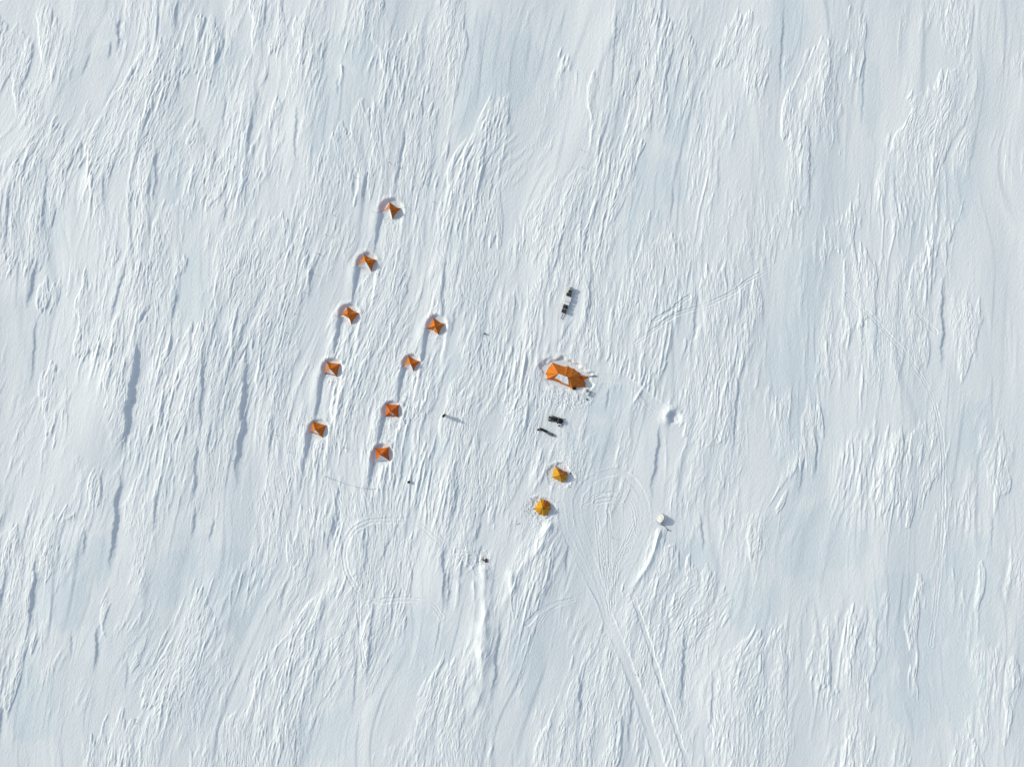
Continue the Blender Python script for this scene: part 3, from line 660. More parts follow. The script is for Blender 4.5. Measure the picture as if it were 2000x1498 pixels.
def big_tent():
    out = [(1078.9,707.6),(1088,710.5),(1099.3,714.5),(1109,715),(1121,719.7),(1132,727),(1137.5,736),(1141.8,742),(1145.4,749),(1144.2,755.9),(1133.8,757),(1125,758.3),(1118.5,760.5),
           (1111.3,756.5),(1096,750.5),(1080,743.3),(1066.4,741.5),(1068,735.3),(1064,729.7),(1070.8,718.5)]
    base = ground(1105, 734); root = thing('mess_tent', 'large orange tunnel tent with snow lying on its lower roof', 'tent', base)
    ft = [ground(*p) - base for p in out]; h = 2.3
    A = W(1090.9, 730, base.z + h) - base; B = W(1111.3, 737.7, base.z + h) - base
    tgt = [A, A, A.lerp(B, .3), A.lerp(B, .75), B, B, B, B, B, B, B, B, B, A.lerp(B, .85), A.lerp(B, .35), A, A, A, A, A]
    prof = lambda t: 1 - (1 - t) ** 1.35
    bm = bmesh.new(); snowG = {}
    def grid(k, n, m):
        a, b = ft[k], ft[(k + 1) % len(ft)]; ta, tb = tgt[k], tgt[(k + 1) % len(ft)]; G = []
        for j in range(m + 1):
            t = j / m; r = []
            for i in range(n + 1):
                s = i / n; p = a.lerp(b, s); q = ta.lerp(tb, s); c4 = 4 * s * (1 - s)
                p2 = p + (Vector((q.x, q.y, 0)) - Vector((p.x, p.y, 0))) * .03 * c4
                z = p.z - .05 + (q.z - p.z + .05) * prof(t)
                x = p2.lerp(q, t); w = noise.noise(Vector((x.x * 1.3, x.y * 1.3, 4.2)))
                z += (.12 * w) * math.sin(t * math.pi) * (c4 * .5 + .5) * min(1, 4 * s + .2, 4 * (1 - s) + .2) - .012 * c4
                r.append(Vector((x.x, x.y, z)))
            G.append(r)
        return G
    for k in range(len(ft)): sheet(bm, grid(k, 6, 14))
    bmesh.ops.remove_doubles(bm, verts=bm.verts, dist=.01); link('canopy', bm, ORANGE, root)
    for k in (13, 14):
        c = cov(.6, .46, 1, 1.2, 5, .5, .55) if k == 14 else cov(.65, .33, 1, 1.2, 5, .45, .6)
        snow_on(grid(k, 26, 40), c, 3.1 + k, base, root, .14)
    snow_on(grid(12, 12, 30), cov(.1, .35, 1, .8, 5, .9, .1), 1.1, base, root, .1)
    for (p, q) in ((ft[0], A), (ft[16], A), (ft[6], B), (ft[9], B), (ft[3], A.lerp(B, .75)), (A, B)):
        bm = bmesh.new(); tube(bm, [Vector((*(p.lerp(q, t)).xy, p.z + (q.z - p.z) * prof(t) + .02)) for t in [i / 10 for i in range(11)]], .022, 5); link('pole_sleeve', bm, POLE, root, True)
    # entrance sleeve on the right end
    bm = bmesh.new(); a = ground(1137, 737.5) - base; b = ground(1150, 737.2) - base; sec = []
    for t, r in ((0, .55), (.4, .34), (.8, .20), (1, .06)):
        p = a.lerp(b, t); sec.append([p + Vector((0, math.cos(x) * r, math.sin(x) * r * 1.1)) for x in [i * math.pi / 8 for i in range(9)]])
    sheet(bm, sec); link('entrance_sleeve', bm, ORANGE, root, True)
    bm = bmesh.new(); p = ground(1121, 759.4) - base
    V = [p + Vector(v) for v in ((-.38, -.24, .0), (.20, -.30, .02), (.42, .18, .05), (.38, .30, .62), (-.10, .26, .60), (-.30, .0, .32))]
    bmesh.ops.convex_hull(bm, input=[bm.verts.new(v) for v in V]); link('door_flap', bm, BLACKC, root)
    for (px, py, k) in ((1058, 704, 19), (1056, 742, 16), (1110, 703, 3), (1152, 757, 9), (1160, 726, 5)):
        e = ground(px, py) - base; bm = bmesh.new(); tube(bm, [ft[k].lerp(tgt[k], .2) + Vector((0, 0, .3)), e], .010, 4); tube(bm, [e - Vector((0, 0, .1)), e + Vector((0, 0, .15))], .02, 5); link('guy_line', bm, DARKC, root)
big_tent()

def dome_tent(label, out, apex_px, h, orange, seed):
    cx = sum(p[0] for p in out) / len(out); cy = sum(p[1] for p in out) / len(out)
    base = ground(cx, cy); root = thing('dome_tent', label, 'tent', base)
    ft = [ground(*p) - base for p in out]; ap = W(*apex_px, base.z + h) - base; n_ = len(ft)
    prof = lambda t: 1 - (1 - t) ** 1.55
    parts = {0: bmesh.new(), 1: bmesh.new()}
    for k in range(n_):
        G = []
        a, b = ft[k], ft[(k + 1) % n_]
        for j in range(11):
            t = j / 10; r = []
            for i in range(9):
                s = i / 8; c4 = 4 * s * (1 - s); p = a.lerp(b, s); p += Vector((ap.x - p.x, ap.y - p.y, 0)) * .05 * c4; x = p.lerp(ap, t)
                z = p.z - .05 + (ap.z - p.z + .05) * prof(t) + c4 * math.sin(t * math.pi) * (-.06 + .07 * noise.noise(Vector((x.x * 1.6, x.y * 1.6, seed))))
                r.append(Vector((x.x, x.y, z)))
            G.append(r)
        cut = 6 if k in orange else 0
        if cut: sheet(parts[1], G[:cut + 1]); sheet(parts[0], G[cut:])
        else: sheet(parts[0], G)
    for b in parts.values(): bmesh.ops.remove_doubles(b, verts=b.verts, dist=.01)
    link('canopy', parts[0], YELLOW, root); o = link('lower_panel', parts[1], ORPAN, root); o['label'] = 'orange lower panels on the upper right side'
    for k in range(0, n_, 2):
        bm = bmesh.new(); tube(bm, [Vector((*(ft[k].lerp(ap, t)).xy, ft[k].z + (ap.z - ft[k].z) * prof(t) + .015)) for t in [i / 10 for i in range(11)]], .02, 5); link('pole_sleeve', bm, POLE, root, True)
    bm = bmesh.new(); lathe(bm, [(.07, -.02), (.09, .02), (.03, .06)], 10, ap); link('apex_cap', bm, YELLOW, root, True)
    v = ap.lerp(ft[(n_ // 2)], .45); v = ap.lerp(ground(apex_px[0] + 9, apex_px[1] + 5) - base, .62); v.z = ap.z * prof(.42) + .07
    bm = bmesh.new(); box(bm, v, (.14, .40, .08), -.5, .02); link('vent', bm, DARKC, root)
    return root
dome_tent('angular yellow tent just below the snowmobile, orange-brown on its upper right side', [(1085,910),(1091,914.5),(1099,918.5),(1106.5,920.3),(1110,926),(1107.5,933),(1105.5,938),(1100,942.8),(1096.5,942.2),(1086,937),(1077,932.5),(1080,921)], (1093.5,927.3), 1.65, {1, 2, 3}, 1.0)
dome_tent('rounded bright yellow dome tent, the lowest tent in the photo', [(1056.5,974.3),(1062,974),(1068,976.5),(1073,980.5),(1076.2,985),(1076.5,990),(1076,994.5),(1072.5,1000),(1069.5,1005.5),(1062,1007.8),(1051,1004),(1046,998.5),(1043.3,993),(1048.5,984)], (1059.6,992), 1.75, {1, 2, 3}, 2.0)

# ---------------------------------------------------------------- loaded cargo sled
AX = Vector((19.2, -61.6)).normalized(); ANG = math.atan2(-(-61.6), 19.2) - math.pi / 2     # sled's long axis, world angle from +Y
def zoom(zx, zy): return (1050 + zx / 16.64, 540 + zy / 16.64)
sc = zoom(950, 790); sb = ground(*sc); DECK = .34
HS = .72
sled = thing('cargo_sled', 'long pale cargo sled carrying boxes, above the big orange tent', 'sled', sb, ANG)
zs = [gz(sb.x + d * -math.sin(ANG), sb.y + d * math.cos(ANG)) for d in (-2.4, -1, 0, 1, 2.4)]; SZ = sum(zs) / 5 - sb.z
bm = bmesh.new(); box(bm, Vector((0, .05, SZ + .26)), (1.06, 5.2, .07), 0, .02)
for k in range(-5, 6): box(bm, Vector((0, .05 + k * .5, SZ + .20)), (1.0, .08, .05))
link('deck', bm, SLEDM, sled)
for s in (-1, 1):
    bm = bmesh.new(); tube(bm, [(s * .42, -2.6, SZ + .02), (s * .42, 2.3, SZ + .02), (s * .42, 2.5, SZ + .10), (s * .42, 2.62, SZ + .24)], .05, 6)
    for y in (-2.2, -.8, .8, 2.1): tube(bm, [(s * .42, y, SZ + .04), (s * .40, y, SZ + .22)], .03, 5)
    link('runner', bm, BLACK, sled, True)
bm = bmesh.new(); tube(bm, [(.02, -2.55, SZ + .24), (0, -3.0, SZ + .22), (-.03, -3.75, SZ + .14)], .055, 6); tube(bm, [(-.03, -3.7, SZ + .14), (-.03, -3.72, SZ + .30)], .08, 6); link('tow_bar', bm, BLACK, sled, True)
def on_sled(zx, zy):
    px, py = zoom(zx, zy); w = W(px, py, sb.z + SZ + .3 + .35); return Vector((w.x, w.y, sb.z + SZ + .297))
def case(name, label, cat, zx, zy, w, l, h, m, group=None, extra='strap', up=0, rz=0):
    p = on_sled(zx, zy); p.z += up; t = thing(name, label, cat, p, ANG + rz, group)
    bm = bmesh.new(); h *= HS; box(bm, Vector((0, 0, h * .42)), (w, l, h * .82), 0, .03); link('body', bm, m, t)
    bm = bmesh.new(); box(bm, Vector((0, 0, h * .915)), (w * 1.03, l * 1.03, h * .16), 0, .02); link('lid', bm, m, t)
    if extra == 'strap':
        for s in (-.28, .28):
            bm = bmesh.new(); box(bm, Vector((0, s * l, h * 1.0)), (w * 1.05, .04, .015)); link('strap', bm, DARKC, t)
    elif extra == 'handle':
        bm = bmesh.new(); tube(bm, [(-.1, l * .53, h * .6), (-.1, l * .53 + .06, h * .6), (.1, l * .53 + .06, h * .6), (.1, l * .53, h * .6)], .014, 5); link('handle', bm, DARKC, t)
    return t
case('storage_case', 'single dark green case next to the grey bucket on the loaded sled', 'case', 1058, 492, .62, .52, .5, GREEN, 'cases on the sled', 'handle')
case('storage_case', 'dark green case left of the charcoal case above the white boxes', 'case', 982, 580, .50, .56, .42, GREEN, 'cases on the sled', 'handle')
case('storage_case', 'charcoal case right of the green case, touching the white box', 'case', 1064, 612, .46, .62, .45, DGREY, 'cases on the sled', 'handle')
case('supply_box', 'larger flat white box in the middle of the sled', 'box', 985, 738, 1.16, .88, .46, WHITEB, 'white boxes on the sled', 'none')
case('supply_box', 'narrower white box on the sled between the large white box and the grey cases', 'box', 940, 878, 1.10, .48, .42, WHITEB, 'white boxes on the sled', 'none')
case('storage_case', 'charcoal case upper left of the four cases at the tow bar end', 'case', 868, 975, .46, .70, .45, DGREY, 'cases on the sled', 'handle')
case('storage_case', 'blackest case, upper right of the four at the tow bar end', 'case', 948, 1005, .44, .66, .42, mat('near_black_case', (.02, .02, .025), .5, var=.2), 'cases on the sled', 'handle')
case('storage_case', 'charcoal case lower left of the four, beside the tow bar', 'case', 828, 1112, .46, .72, .45, DGREY, 'cases on the sled', 'handle')
case('storage_case', 'slightly brown charcoal case lower right of the four at the tow bar', 'case', 905, 1142, .46, .72, .47, mat('brown_grey_case', (.062, .052, .055), .55, var=.2), 'cases on the sled', 'handle')
p = on_sled(1090, 405); bk = thing('bucket', 'round grey lidded bucket at the front tip of the loaded sled', 'bucket', p, 0)
bm = bmesh.new(); lathe(bm, [(.24, 0), (.29, .05), (.30, .38)], 18); link('body', bm, DGREY, bk, True)
bm = bmesh.new(); lathe(bm, [(.32, .37), (.33, .43), (.26, .46), (.24, .45)], 18); link('lid', bm, GREY, bk, True)
bm = bmesh.new(); tube(bm, [(.32 * math.cos(a), .32 * math.sin(a), .42 + .0 * a) for a in [i * .3 for i in range(11)]], .012, 4); link('handle', bm, BLACK, bk, True)
tg = on_sled(1122, 345); bm = bmesh.new(); tube(bm, [tg + Vector((-.02, -.25, 0)), tg + Vector((.03, .12, .35))], .03, 5); link('lashing_rod', bm, BLACK, None)
tag(bpy.data.objects['lashing_rod'], 'short dark rod sticking up behind the grey bucket', 'rod')

# ---------------------------------------------------------------- snowmobile
def snowmobile():
    a = ground(1073, 815); b = ground(1097, 823); d = (b - a); ang = math.atan2(d.y, d.x); base = (a + b) / 2; base.z = min(gz(base.x, base.y), (a.z + b.z) / 2) + .02
    t = thing('snowmobile', 'black snowmobile parked on the trampled snow below the big orange tent', 'snowmobile', base, ang); t.scale = (1.08, 1.25, 1.0)
    bm = bmesh.new()
    secs = [(.25, .30, .62, .30), (.55, .42, .80, .34), (.85, .45, .72, .30), (1.2, .36, .52, .26), (1.42, .16, .36, .24)]
    rows = []
    for x, w, zt, zb in secs:
        rows.append([Vector((x, w * math.cos(q), zb + (zt - zb) * math.sin(q))) for q in [i * math.pi / 10 for i in range(11)]])
    sheet(bm, rows); bm.faces.new([bm.verts.new(p) for p in rows[0]]); bm.faces.new([bm.verts.new(p) for p in rows[-1]][::-1])
    box(bm, Vector((.85, 0, .27)), (1.1, .6, .14), 0, .03); link('cowl', bm, BLACK, t, True)
    bm = bmesh.new(); box(bm, Vector((-.38, 0, .66)), (1.15, .34, .20), 0, .07, .85); link('seat', bm, BLACKC, t, True)
    bm = bmesh.new(); box(bm, Vector((-.45, 0, .42)), (1.7, .44, .24), 0, .05); link('tunnel', bm, DGREY, t)
    bm = bmesh.new()
    tr = [(-1.2, .12), (.1, .03), (.35, .14), (.2, .36), (-1.15, .36), (-1.35, .22)]
    L = [bm.verts.new((x, -.20, z)) for x, z in tr]; R = [bm.verts.new((x, .20, z)) for x, z in tr]
    for i in range(6): bm.faces.new((L[i], L[(i + 1) % 6], R[(i + 1) % 6], R[i]))
    bm.faces.new(L[::-1]); bm.faces.new(R); link('track', bm, BLACK, t)
    for s in (-1, 1):
        bm = bmesh.new(); box(bm, Vector((-.25, s * .33, .30)), (1.15, .17, .04), 0, .01); link('running_board', bm, BLACK, t)
        bm = bmesh.new(); rows = []
        for x, z in ((.45, .05), (.7, .03), (1.3, .03), (1.5, .09), (1.6, .2)): rows.append([Vector((x, s * .50 - .085, z)), Vector((x, s * .50 + .085, z))])
        sheet(bm, rows); g = bmesh.ops.solidify(bm, geom=bm.faces[:], thickness=.03)
        tube(bm, [(1.55, s * .5, .17), (1.35, s * .5, .22), (1.2, s * .5, .06)], .02, 5); sk = link('ski', bm, BLACK, t)
        bm = bmesh.new(); tube(bm, [(.95, s * .48, .08), (.9, s * .42, .34), (.8, s * .26, .42)], .035, 6); link('suspension_arm', bm, GREY, t)
    bm = bmesh.new(); tube(bm, [(.28, -.40, .98), (.38, -.12, .93), (.42, 0, .90), (.38, .12, .93), (.28, .40, .98)], .025, 6); tube(bm, [(.42, 0, .90), (.55, 0, .72)], .035, 6); link('handlebar', bm, BLACK, t, True)
    bm = bmesh.new(); rows = [[Vector((.62 + .12 * abs(math.cos(q)) * -1 - .10 * k, .34 * math.cos(q) * (1 - .1 * k), .74 + .14 * k + .06 * math.sin(q))) for q in [i * math.pi / 8 for i in range(9)]] for k in range(3)]
    sheet(bm, rows); link('windshield', bm, mat('smoked_windshield', (.06, .065, .07), .15, spec=.6), t, True)
    bm = bmesh.new()
    for y in (-.26, -.09, .09, .26): tube(bm, [(-1.35, y, .58), (-.95, y, .58)], .014, 5)
    for x in (-1.35, -1.15, -.95): tube(bm, [(x, -.27, .58), (x, .27, .58)], .014, 5)
    link('rear_rack', bm, GREY, t)
    g = thing('gear_bag', 'black gear bag standing by the left end of the snowmobile', 'bag', t.matrix_basis @ Vector((-1.15, -.42, .0)) if False else base + Matrix.Rotation(ang, 3, 'Z') @ Vector((-1.05, -.55, 0)), ang)
    g.location.z = gz(g.location.x, g.location.y)
    bm = bmesh.new(); box(bm, Vector((0, 0, .17)), (.62, .30, .34), 0, .1); link('body', bm, BLACKC, g, True)
    bm = bmesh.new(); tube(bm, [(-.14, 0, .33), (-.1, 0, .42), (.1, 0, .42), (.14, 0, .33)], .014, 5); link('handle', bm, DARKC, g)
    c = thing('fuel_can', 'dark can on the snow behind the right end of the snowmobile', 'can', base + Matrix.Rotation(ang, 3, 'Z') @ Vector((.95, -.95, 0)), ang + .4)
    c.location.z = gz(c.location.x, c.location.y)
    bm = bmesh.new(); box(bm, Vector((0, 0, .2)), (.34, .2, .42), 0, .04); link('body', bm, BLACK, c, True)
    bm = bmesh.new(); tube(bm, [(-.1, 0, .41), (-.08, 0, .47), (.06, 0, .47), (.08, 0, .41)], .015, 5); link('handle', bm, BLACK, c)
    bm = bmesh.new(); tube(bm, [(.14, 0, .40), (.19, 0, .48)], .03, 6); link('spout', bm, BLACK, c)
snowmobile()

# narrow sled left of it
def pulk():
    a = ground(1053.5, 836.5); b = ground(1081, 849.8); d = b - a; ang = math.atan2(d.y, d.x); base = (a + b) / 2; L = d.length
    base.z = gz(base.x, base.y) + .03; t = thing('narrow_sled', 'narrow black sled with a grey tarp end, lying slantwise below the snowmobile', 'sled', base, ang)
    def hull(x0, x1, w, h, n=8):
        rows = []
        for i in range(n + 1):
            f = i / n; x = x0 + (x1 - x0) * f; k = math.sin(min(1, 4 * min(f, 1 - f) + .25) * math.pi / 2)
            z = gz(base.x + x * math.cos(ang), base.y + x * math.sin(ang)) - base.z
            rows.append([Vector((x, w * k * c, z + max(.02, h * q))) for c, q in ((-1, .9), (-.8, .15), (0, .05), (.8, .15), (1, .9), (.9, 1), (.55, .95), (-.55, .95), (-.9, 1), (-1, .9))])
        return rows
    bm = bmesh.new(); sheet(bm, hull(-L / 2, L / 2 - .3, .22, .28)); link('hull', bm, BLACK, t, True)
    bm = bmesh.new(); box(bm, Vector((-L * .36, .06, .3)), (.55, .42, .28), .1, .08); link('front_bundle', bm, BLACKC, t, True)
    bm = bmesh.new(); box(bm, Vector((L * .28, -.05, .25)), (1.25, .58, .24), .05, .08); link('tarp', bm, mat('grey_tarp', (.12, .13, .13), .6, var=.3, bump=.5), t, True)
    bm = bmesh.new()
    for s in (-1, 1): tube(bm, [(L / 2 - .4, s * .16, .16), (L / 2 + .2, s * .17, .12), (L / 2 + .85, s * .12, .08)], .02, 5)
    tube(bm, [(L / 2 + .85, -.12, .08), (L / 2 + .85, .12, .08)], .02, 5); link('tow_frame', bm, GREY, t, True)
pulk()

# ---------------------------------------------------------------- small gear
def lump_bag(label, px, py, w, l, h, rz, m=None, cat='bag', name='gear_bag'):
    p = ground(px, py, -.02); t = thing(name, label, cat, p, rz)
    bm = bmesh.new(); box(bm, Vector((0, 0, h / 2)), (w, l, h), 0, min(w, l, h) * .28)
    for v in bm.verts: v.co += Vector((noise.noise(v.co * 4), noise.noise(v.co * 4 + Vector((5, 0, 0))), 0)) * .04
    link('body', bm, m or BLACKC, t, True)
    bm = bmesh.new(); tube(bm, [(-w * .25, 0, h * .95), (-w * .15, 0, h * 1.15), (w * .15, 0, h * 1.15), (w * .25, 0, h * .95)], .016, 5); link('handle', bm, DARKC, t, True)
    return t
lump_bag('round black bag alone on smooth snow, lower right of the inner tent row', 799, 940.8, .50, .42, .40, .3)
lump_bag('small black bag with a short shadow, right of the top inner-row tent', 946.8, 652.3, .30, .26, .42, -.7)
lump_bag('black bag at the left tip of the narrow sled', 1050.8, 839, .42, .34, .26, -.6)
lump_bag('small black bag beside the upper right corner of the angular yellow tent', 1113.6, 923.8, .20, .34, .26, .1)
lump_bag('small black bag on the snow just below the grey bin by the big tent', 1145.7, 779.8, .24, .34, .22, .5)
lump_bag('black bag left of the dark red pack in the broken snow', 943.8, 1092.8, .26, .24, .24, .8)
lump_bag('dark red pack lying in broken snow at the head of the bright drift', 949.4, 1092.4, .40, .46, .34, .5, RED, 'pack', 'field_pack')
lump_bag('dark brown pouch touching the lower end of the dark red pack', 951, 1096.2, .24, .24, .2, .2, DARKC)
lump_bag('dark brown pouch below and left of the dark red pack', 947.6, 1096.2, .24, .22, .18, .9, DARKC)

bn = thing('storage_bin', 'pale grey round bin beside the lower right corner of the big orange tent', 'bin', ground(1146, 769.6, -.03))
bm = bmesh.new(); lathe(bm, [(.24, 0), (.28, .55), (.29, .57)], 18); link('body', bm, DGREY, bn, True)
bm = bmesh.new(); lathe(bm, [(.30, .56), (.30, .61), (.22, .63), (.2, .62)], 18); link('lid', bm, WHITEB, bn, True)
def frame_rack(label, px, py, rz, w, l):
    t = thing('folding_frame', label, 'frame', ground(px, py, 0), rz)
    for s in (-1, 1):
        bm = bmesh.new(); tube(bm, [(s * w / 2, -l / 2, 0), (s * w / 2, -l / 2, .42), (s * w / 2, l / 2, .42), (s * w / 2, l / 2, 0)], .03, 5); link('leg', bm, DARKC, t)
    bm = bmesh.new(); box(bm, Vector((0, 0, .42)), (w, l * .5, .03)); tube(bm, [(-w / 2, l / 2, .42), (w / 2, l / 2, .42)], .025, 5); link('seat', bm, mat('grey_canvas', (.10, .11, .12), .8), t)
frame_rack('dark folding frame above the grey bin by the big orange tent', 1147, 764, .5, .42, .6)
frame_rack('smaller dark folding frame right of the grey bin', 1151.6, 766.2, -.6, .30, .36)

# poles lying at the right end of the big tent
for k, (a, b, lab) in enumerate([((1144, 736.6), (1165, 735.4), 'long dark pole pointing right from the entrance sleeve of the big tent, lower of two'), ((1146, 734.4), (1163, 733.2), 'long dark pole pointing right from the big tent entrance, upper of two')]):
    A, B = ground(*a, .26), ground(*b, .10); t = thing('long_pole', lab, 'pole', A)
    bm = bmesh.new(); tube(bm, [Vector(), (B - A) * .5 + Vector((0, 0, .04)), B - A], .045, 6); link('shaft', bm, DGREY, t, True)
    bm = bmesh.new(); box(bm, B - A, (.16, .07, .06)); link('tip', bm, DARKC, t)
def stick(label, a, b, up0=.05, up1=.25, r=.03):
    A, B = ground(*a, up0), ground(*b, up1); bm = bmesh.new(); tube(bm, [Vector(), (B - A)], [r, r * .8], 6)
    o = link('pole', bm, BLACK, None, True); o.location = A; return tag(o, label, 'pole')
stick('black pole leaning along the right side of the angular yellow tent', (1105.6, 941.5), (1111.2, 926.5), .04, .5)
stick('short black stick on the snow below right of the angular yellow tent', (1109, 949.3), (1115.3, 951.4), .03, .06)
stick('black pole lying just below the rounded yellow dome tent', (1069.7, 1006.6), (1065.4, 1012.3), .2, .06, .045)
stick('short grey stick lying lower left of the rounded yellow dome tent', (1009.6, 1024.2), (1015.4, 1020.4), .04, .1)
stick('short black pole lying upper left of the second tent of the left row', (621, 495.6), (628, 500), .10, .3, .035)

# white shelter
def shelter():
    z = lambda zx, zy: (1240 + zx / 20, 980 + zy / 20)
    base = ground(*z(1010, 720)); base.z -= .02
    t = thing('white_shelter', 'small white shelter with a dark mouth to the right, drifted in', 'shelter', base)
    N, E, Sx, Wt = [ground(*z(*q)) - base for q in ((1080, 450), (1235, 610), (1030, 930), (850, 780))]
    top = [W(*z(*q), base.z + 1.15) - base for q in ((1150, 640), (1040, 800))]
    bm = bmesh.new()
    nw = ground(*z(900, 560)) - base
    rowsA = [N, nw, Wt]; R = []
    for j in range(9):
        f = j / 8; r = []
        for i in range(9):
            s = i / 8; p = N.lerp(nw, s * 2) if s < .5 else nw.lerp(Wt, s * 2 - 1); q = top[0].lerp(top[1], s)
            x = p.lerp(q, f); x.z = p.z - .05 + (q.z - p.z + .05) * math.sin(f * math.pi / 2) ** .8 + .05 * noise.noise(x * 3)
            r.append(x)
        R.append(r)
    sheet(bm, R)
    E2 = ground(*z(1215, 600)) - base; E2.z += .45
    sheet(bm, [[N, N.lerp(E2, .5), E2], [N.lerp(top[0], .5) + Vector((0, 0, .15)), (N + E2 + top[0]) / 3 + Vector((0, 0, .3)), E2.lerp(top[0], .5) + Vector((0, 0, .05))], [top[0], top[0], top[0]]])
    S2 = Sx.copy(); S2.z += .1
    sheet(bm, [[Wt, Wt.lerp(S2, .5), S2], [Wt.lerp(top[1], .5) + Vector((0, 0, .15)), (Wt + S2 + top[1]) / 3 + Vector((0, 0, .3)), S2.lerp(top[1], .5)], [top[1], top[1], top[1]]])
    bmesh.ops.solidify(bm, geom=bm.faces[:], thickness=.05); link('canopy', bm, mat('white_canvas', (.88, .89, .88), .6), t, True)
    bm = bmesh.new(); V = [E2 * .9, top[0] - Vector((.02, 0, .06)), top[1] - Vector((.02, 0, .06)), S2 * .92, (E2 + S2) / 2 * .8 - Vector((0, 0, .2))]
    V = [v - Vector((.08, 0, 0)) for v in V]
    vs = [bm.verts.new(v) for v in V]; bm.faces.new(vs); link('opening_shade', bm, mat('painted_inner_shade', (.035, .035, .03), .9), t)  # near-black sheet across the mouth, painting the shade inside the shelter
    bm = bmesh.new(); a = ground(*z(1100, 905), .05) - base; b = ground(*z(1210, 985), .05) - base; c = ground(*z(1275, 1090), .2) - base
    tube(bm, [a, b, c], .03, 5); link('guy_line', bm, DARKC, t)
    bm = bmesh.new(); box(bm, c, (.16, .22, .3), .3, .03); link('anchor_bag', bm, BLACKC, t)
shelter()

# ---------------------------------------------------------------- marker stakes
def stake(label, px, py, hgt=1.0, flag=None, tilt=(0, 0), r=.032, group='thin marker and guy stakes in the snow'):
    t = thing('marker_stake', label, 'stake', ground(px, py, -.05), 0, group)
    top = Vector((tilt[0], tilt[1], hgt)); bm = bmesh.new(); tube(bm, [Vector(), top], [r, r * .8], 6); link('pole', bm, WOOD, t, True)
    if flag:
        bm = bmesh.new(); rows = []
        for k in range(5): rows.append([top + Vector((-.02 - .07 * k, -.05 * k - .02 * math.sin(k * 1.6), -.02)), top + Vector((-.02 - .07 * k, -.05 * k - .02 * math.sin(k * 1.6), -.22))])
        sheet(bm, rows); link('flag', bm, flag, t, True)
    return t
ST = [
('marker stake far left of the camp beside a broad blue hollow',454.6,899.6,.8,None),
('lone marker stake above the topmost orange tent, red flag',763,321,1.0,REDF),
('marker stake right of and above the topmost orange tent',827,359,.9,None),
('marker stake well right of the topmost orange tent',846,395,.6,None),
('stake close to the left edge of the topmost tent hollow',728,413.4,.5,None),
('stake close to the right edge of the topmost tent hollow',797,406.8,.5,None),
('marker stake far up and left of the topmost orange tent',692,347.7,.9,None),
('marker stake up and left of the second tent of the left row',653,421.7,.8,None),
('marker stake farther left of the second left-row tent',638,460.5,.8,None),
('stake above the second tent of the left row',731.8,484.8,.5,None),
('left of two stakes below the second tent of the left row',728.4,532,.4,None),
('right of two stakes below the second tent of the left row',736,535,.5,None),
('upper stake of the pair far above right of the sled, hooked top',1135.5,294,.7,None),
('lower stake of the pair far above the loaded sled',1137.3,328.5,.8,None),
('stake between the two rows, level with the second left-row tent',791.7,539.4,.8,None),
('stake in the line left of the camp, below the lying black pole',607.5,533,.9,None),
('stake in the line left of the camp, nearest the third left-row tent',595,572,.7,None),
('stake in the line left of the third left-row tent, middle',576,612.7,.7,None),
('stake in the line left of the camp, above the fourth left-row tent',560,650.7,.7,None),
('stake right of the third left-row tent on smooth snow',752.7,634.4,.7,None),
('small stake left of the top tent of the inner row',792.4,658.4,.7,None),
('stake touching the lower corner of the top inner-row tent',860,654.6,.4,None),
('stake upper right of the second inner-row tent',837,692,.7,None),
('stake below the second inner-row tent',814,728.6,.4,None),
('stake on the smooth snow between fourth left-row and second inner-row tents',720,741.7,.9,None),
('stake left of the fourth left-row tent, nearly touching it',629.4,717,.5,None),
('stake lower left of the fourth left-row tent',620,737.8,.5,None),
('stake just below the left corner of the fourth left-row tent',631,737.4,.3,None),
('stake just below the right corner of the fourth left-row tent',659,739.6,.4,None),
('stake above right of the square red-orange tent',789.8,774,.7,None),
('stake in the hollow above the square red-orange tent',759,784.2,.3,None),
('stake at the lower right corner of the square red-orange tent',780,809.5,.4,None),
('stake above right of the lowest inner-row tent',759.4,860.6,.5,None),
('stake at the right side of the lowest inner-row tent',762.4,884.4,.5,None),
('stake left of the lowest tent of the left row',591.6,829.4,.6,None),
('stake at the right corner of the lowest tent of the left row',639,834.6,.6,None),
('stake far lower right of the lowest left-row tent',674.2,875,.8,None),
('marker stake far left, level with the lowest left-row tent',538.4,849.4,.7,None),
('marker stake below left of the lowest left-row tent',565,882,.7,None),
('marker stake at the head of the thin rope below the lowest left-row tent',636.7,931,.7,None),
('marker stake at the far end of the thin rope',716.5,954,.6,None),
('stake in the shadow line right of the standing person',901,825,.8,None),
('marker stake right of the lowest inner-row tent',822.3,888.4,.8,None),
('marker stake on rough snow between the round black bag and the yellow tents',958.4,948.4,.6,None),
('small stick left of the small black bag',939,654.6,.5,None),
('stake right of the big orange tent near the lying poles',1160.6,747.8,.5,None),
('stake below the big orange tent on the left',1079.6,778,.5,None),
('stake far left of the snowmobile on rough snow',1037.8,790,.8,None),
('stake upper left of the rounded yellow dome tent',1034.9,972.8,.5,None),
('stake at the left side of the rounded yellow dome tent',1038,992.2,.6,None),
('stake farther left of the rounded yellow dome tent',1023.2,997,.6,None),
('stake above the wide graded track near the bottom',1241,1317.4,.8,None),
('stake inside the looping snowmobile tracks',1196,1049.7,.7,None),
('stake below the dark red pack',952,1128,.7,None),
('upper of two tiny stakes in the lower left corner area',261,1401.4,.9,None),
('lower of two tiny stakes in the lower left corner area',268.4,1410.7,.6,None),
('stake at the lower left of the dark red pack',944.6,1100.4,.5,None)]
for k, (lab, px, py, h, fl) in enumerate(ST):
    rr = random.Random(k); stake(lab, px, py, h, fl, (rr.uniform(-.12, .12), rr.uniform(-.12, .12)))
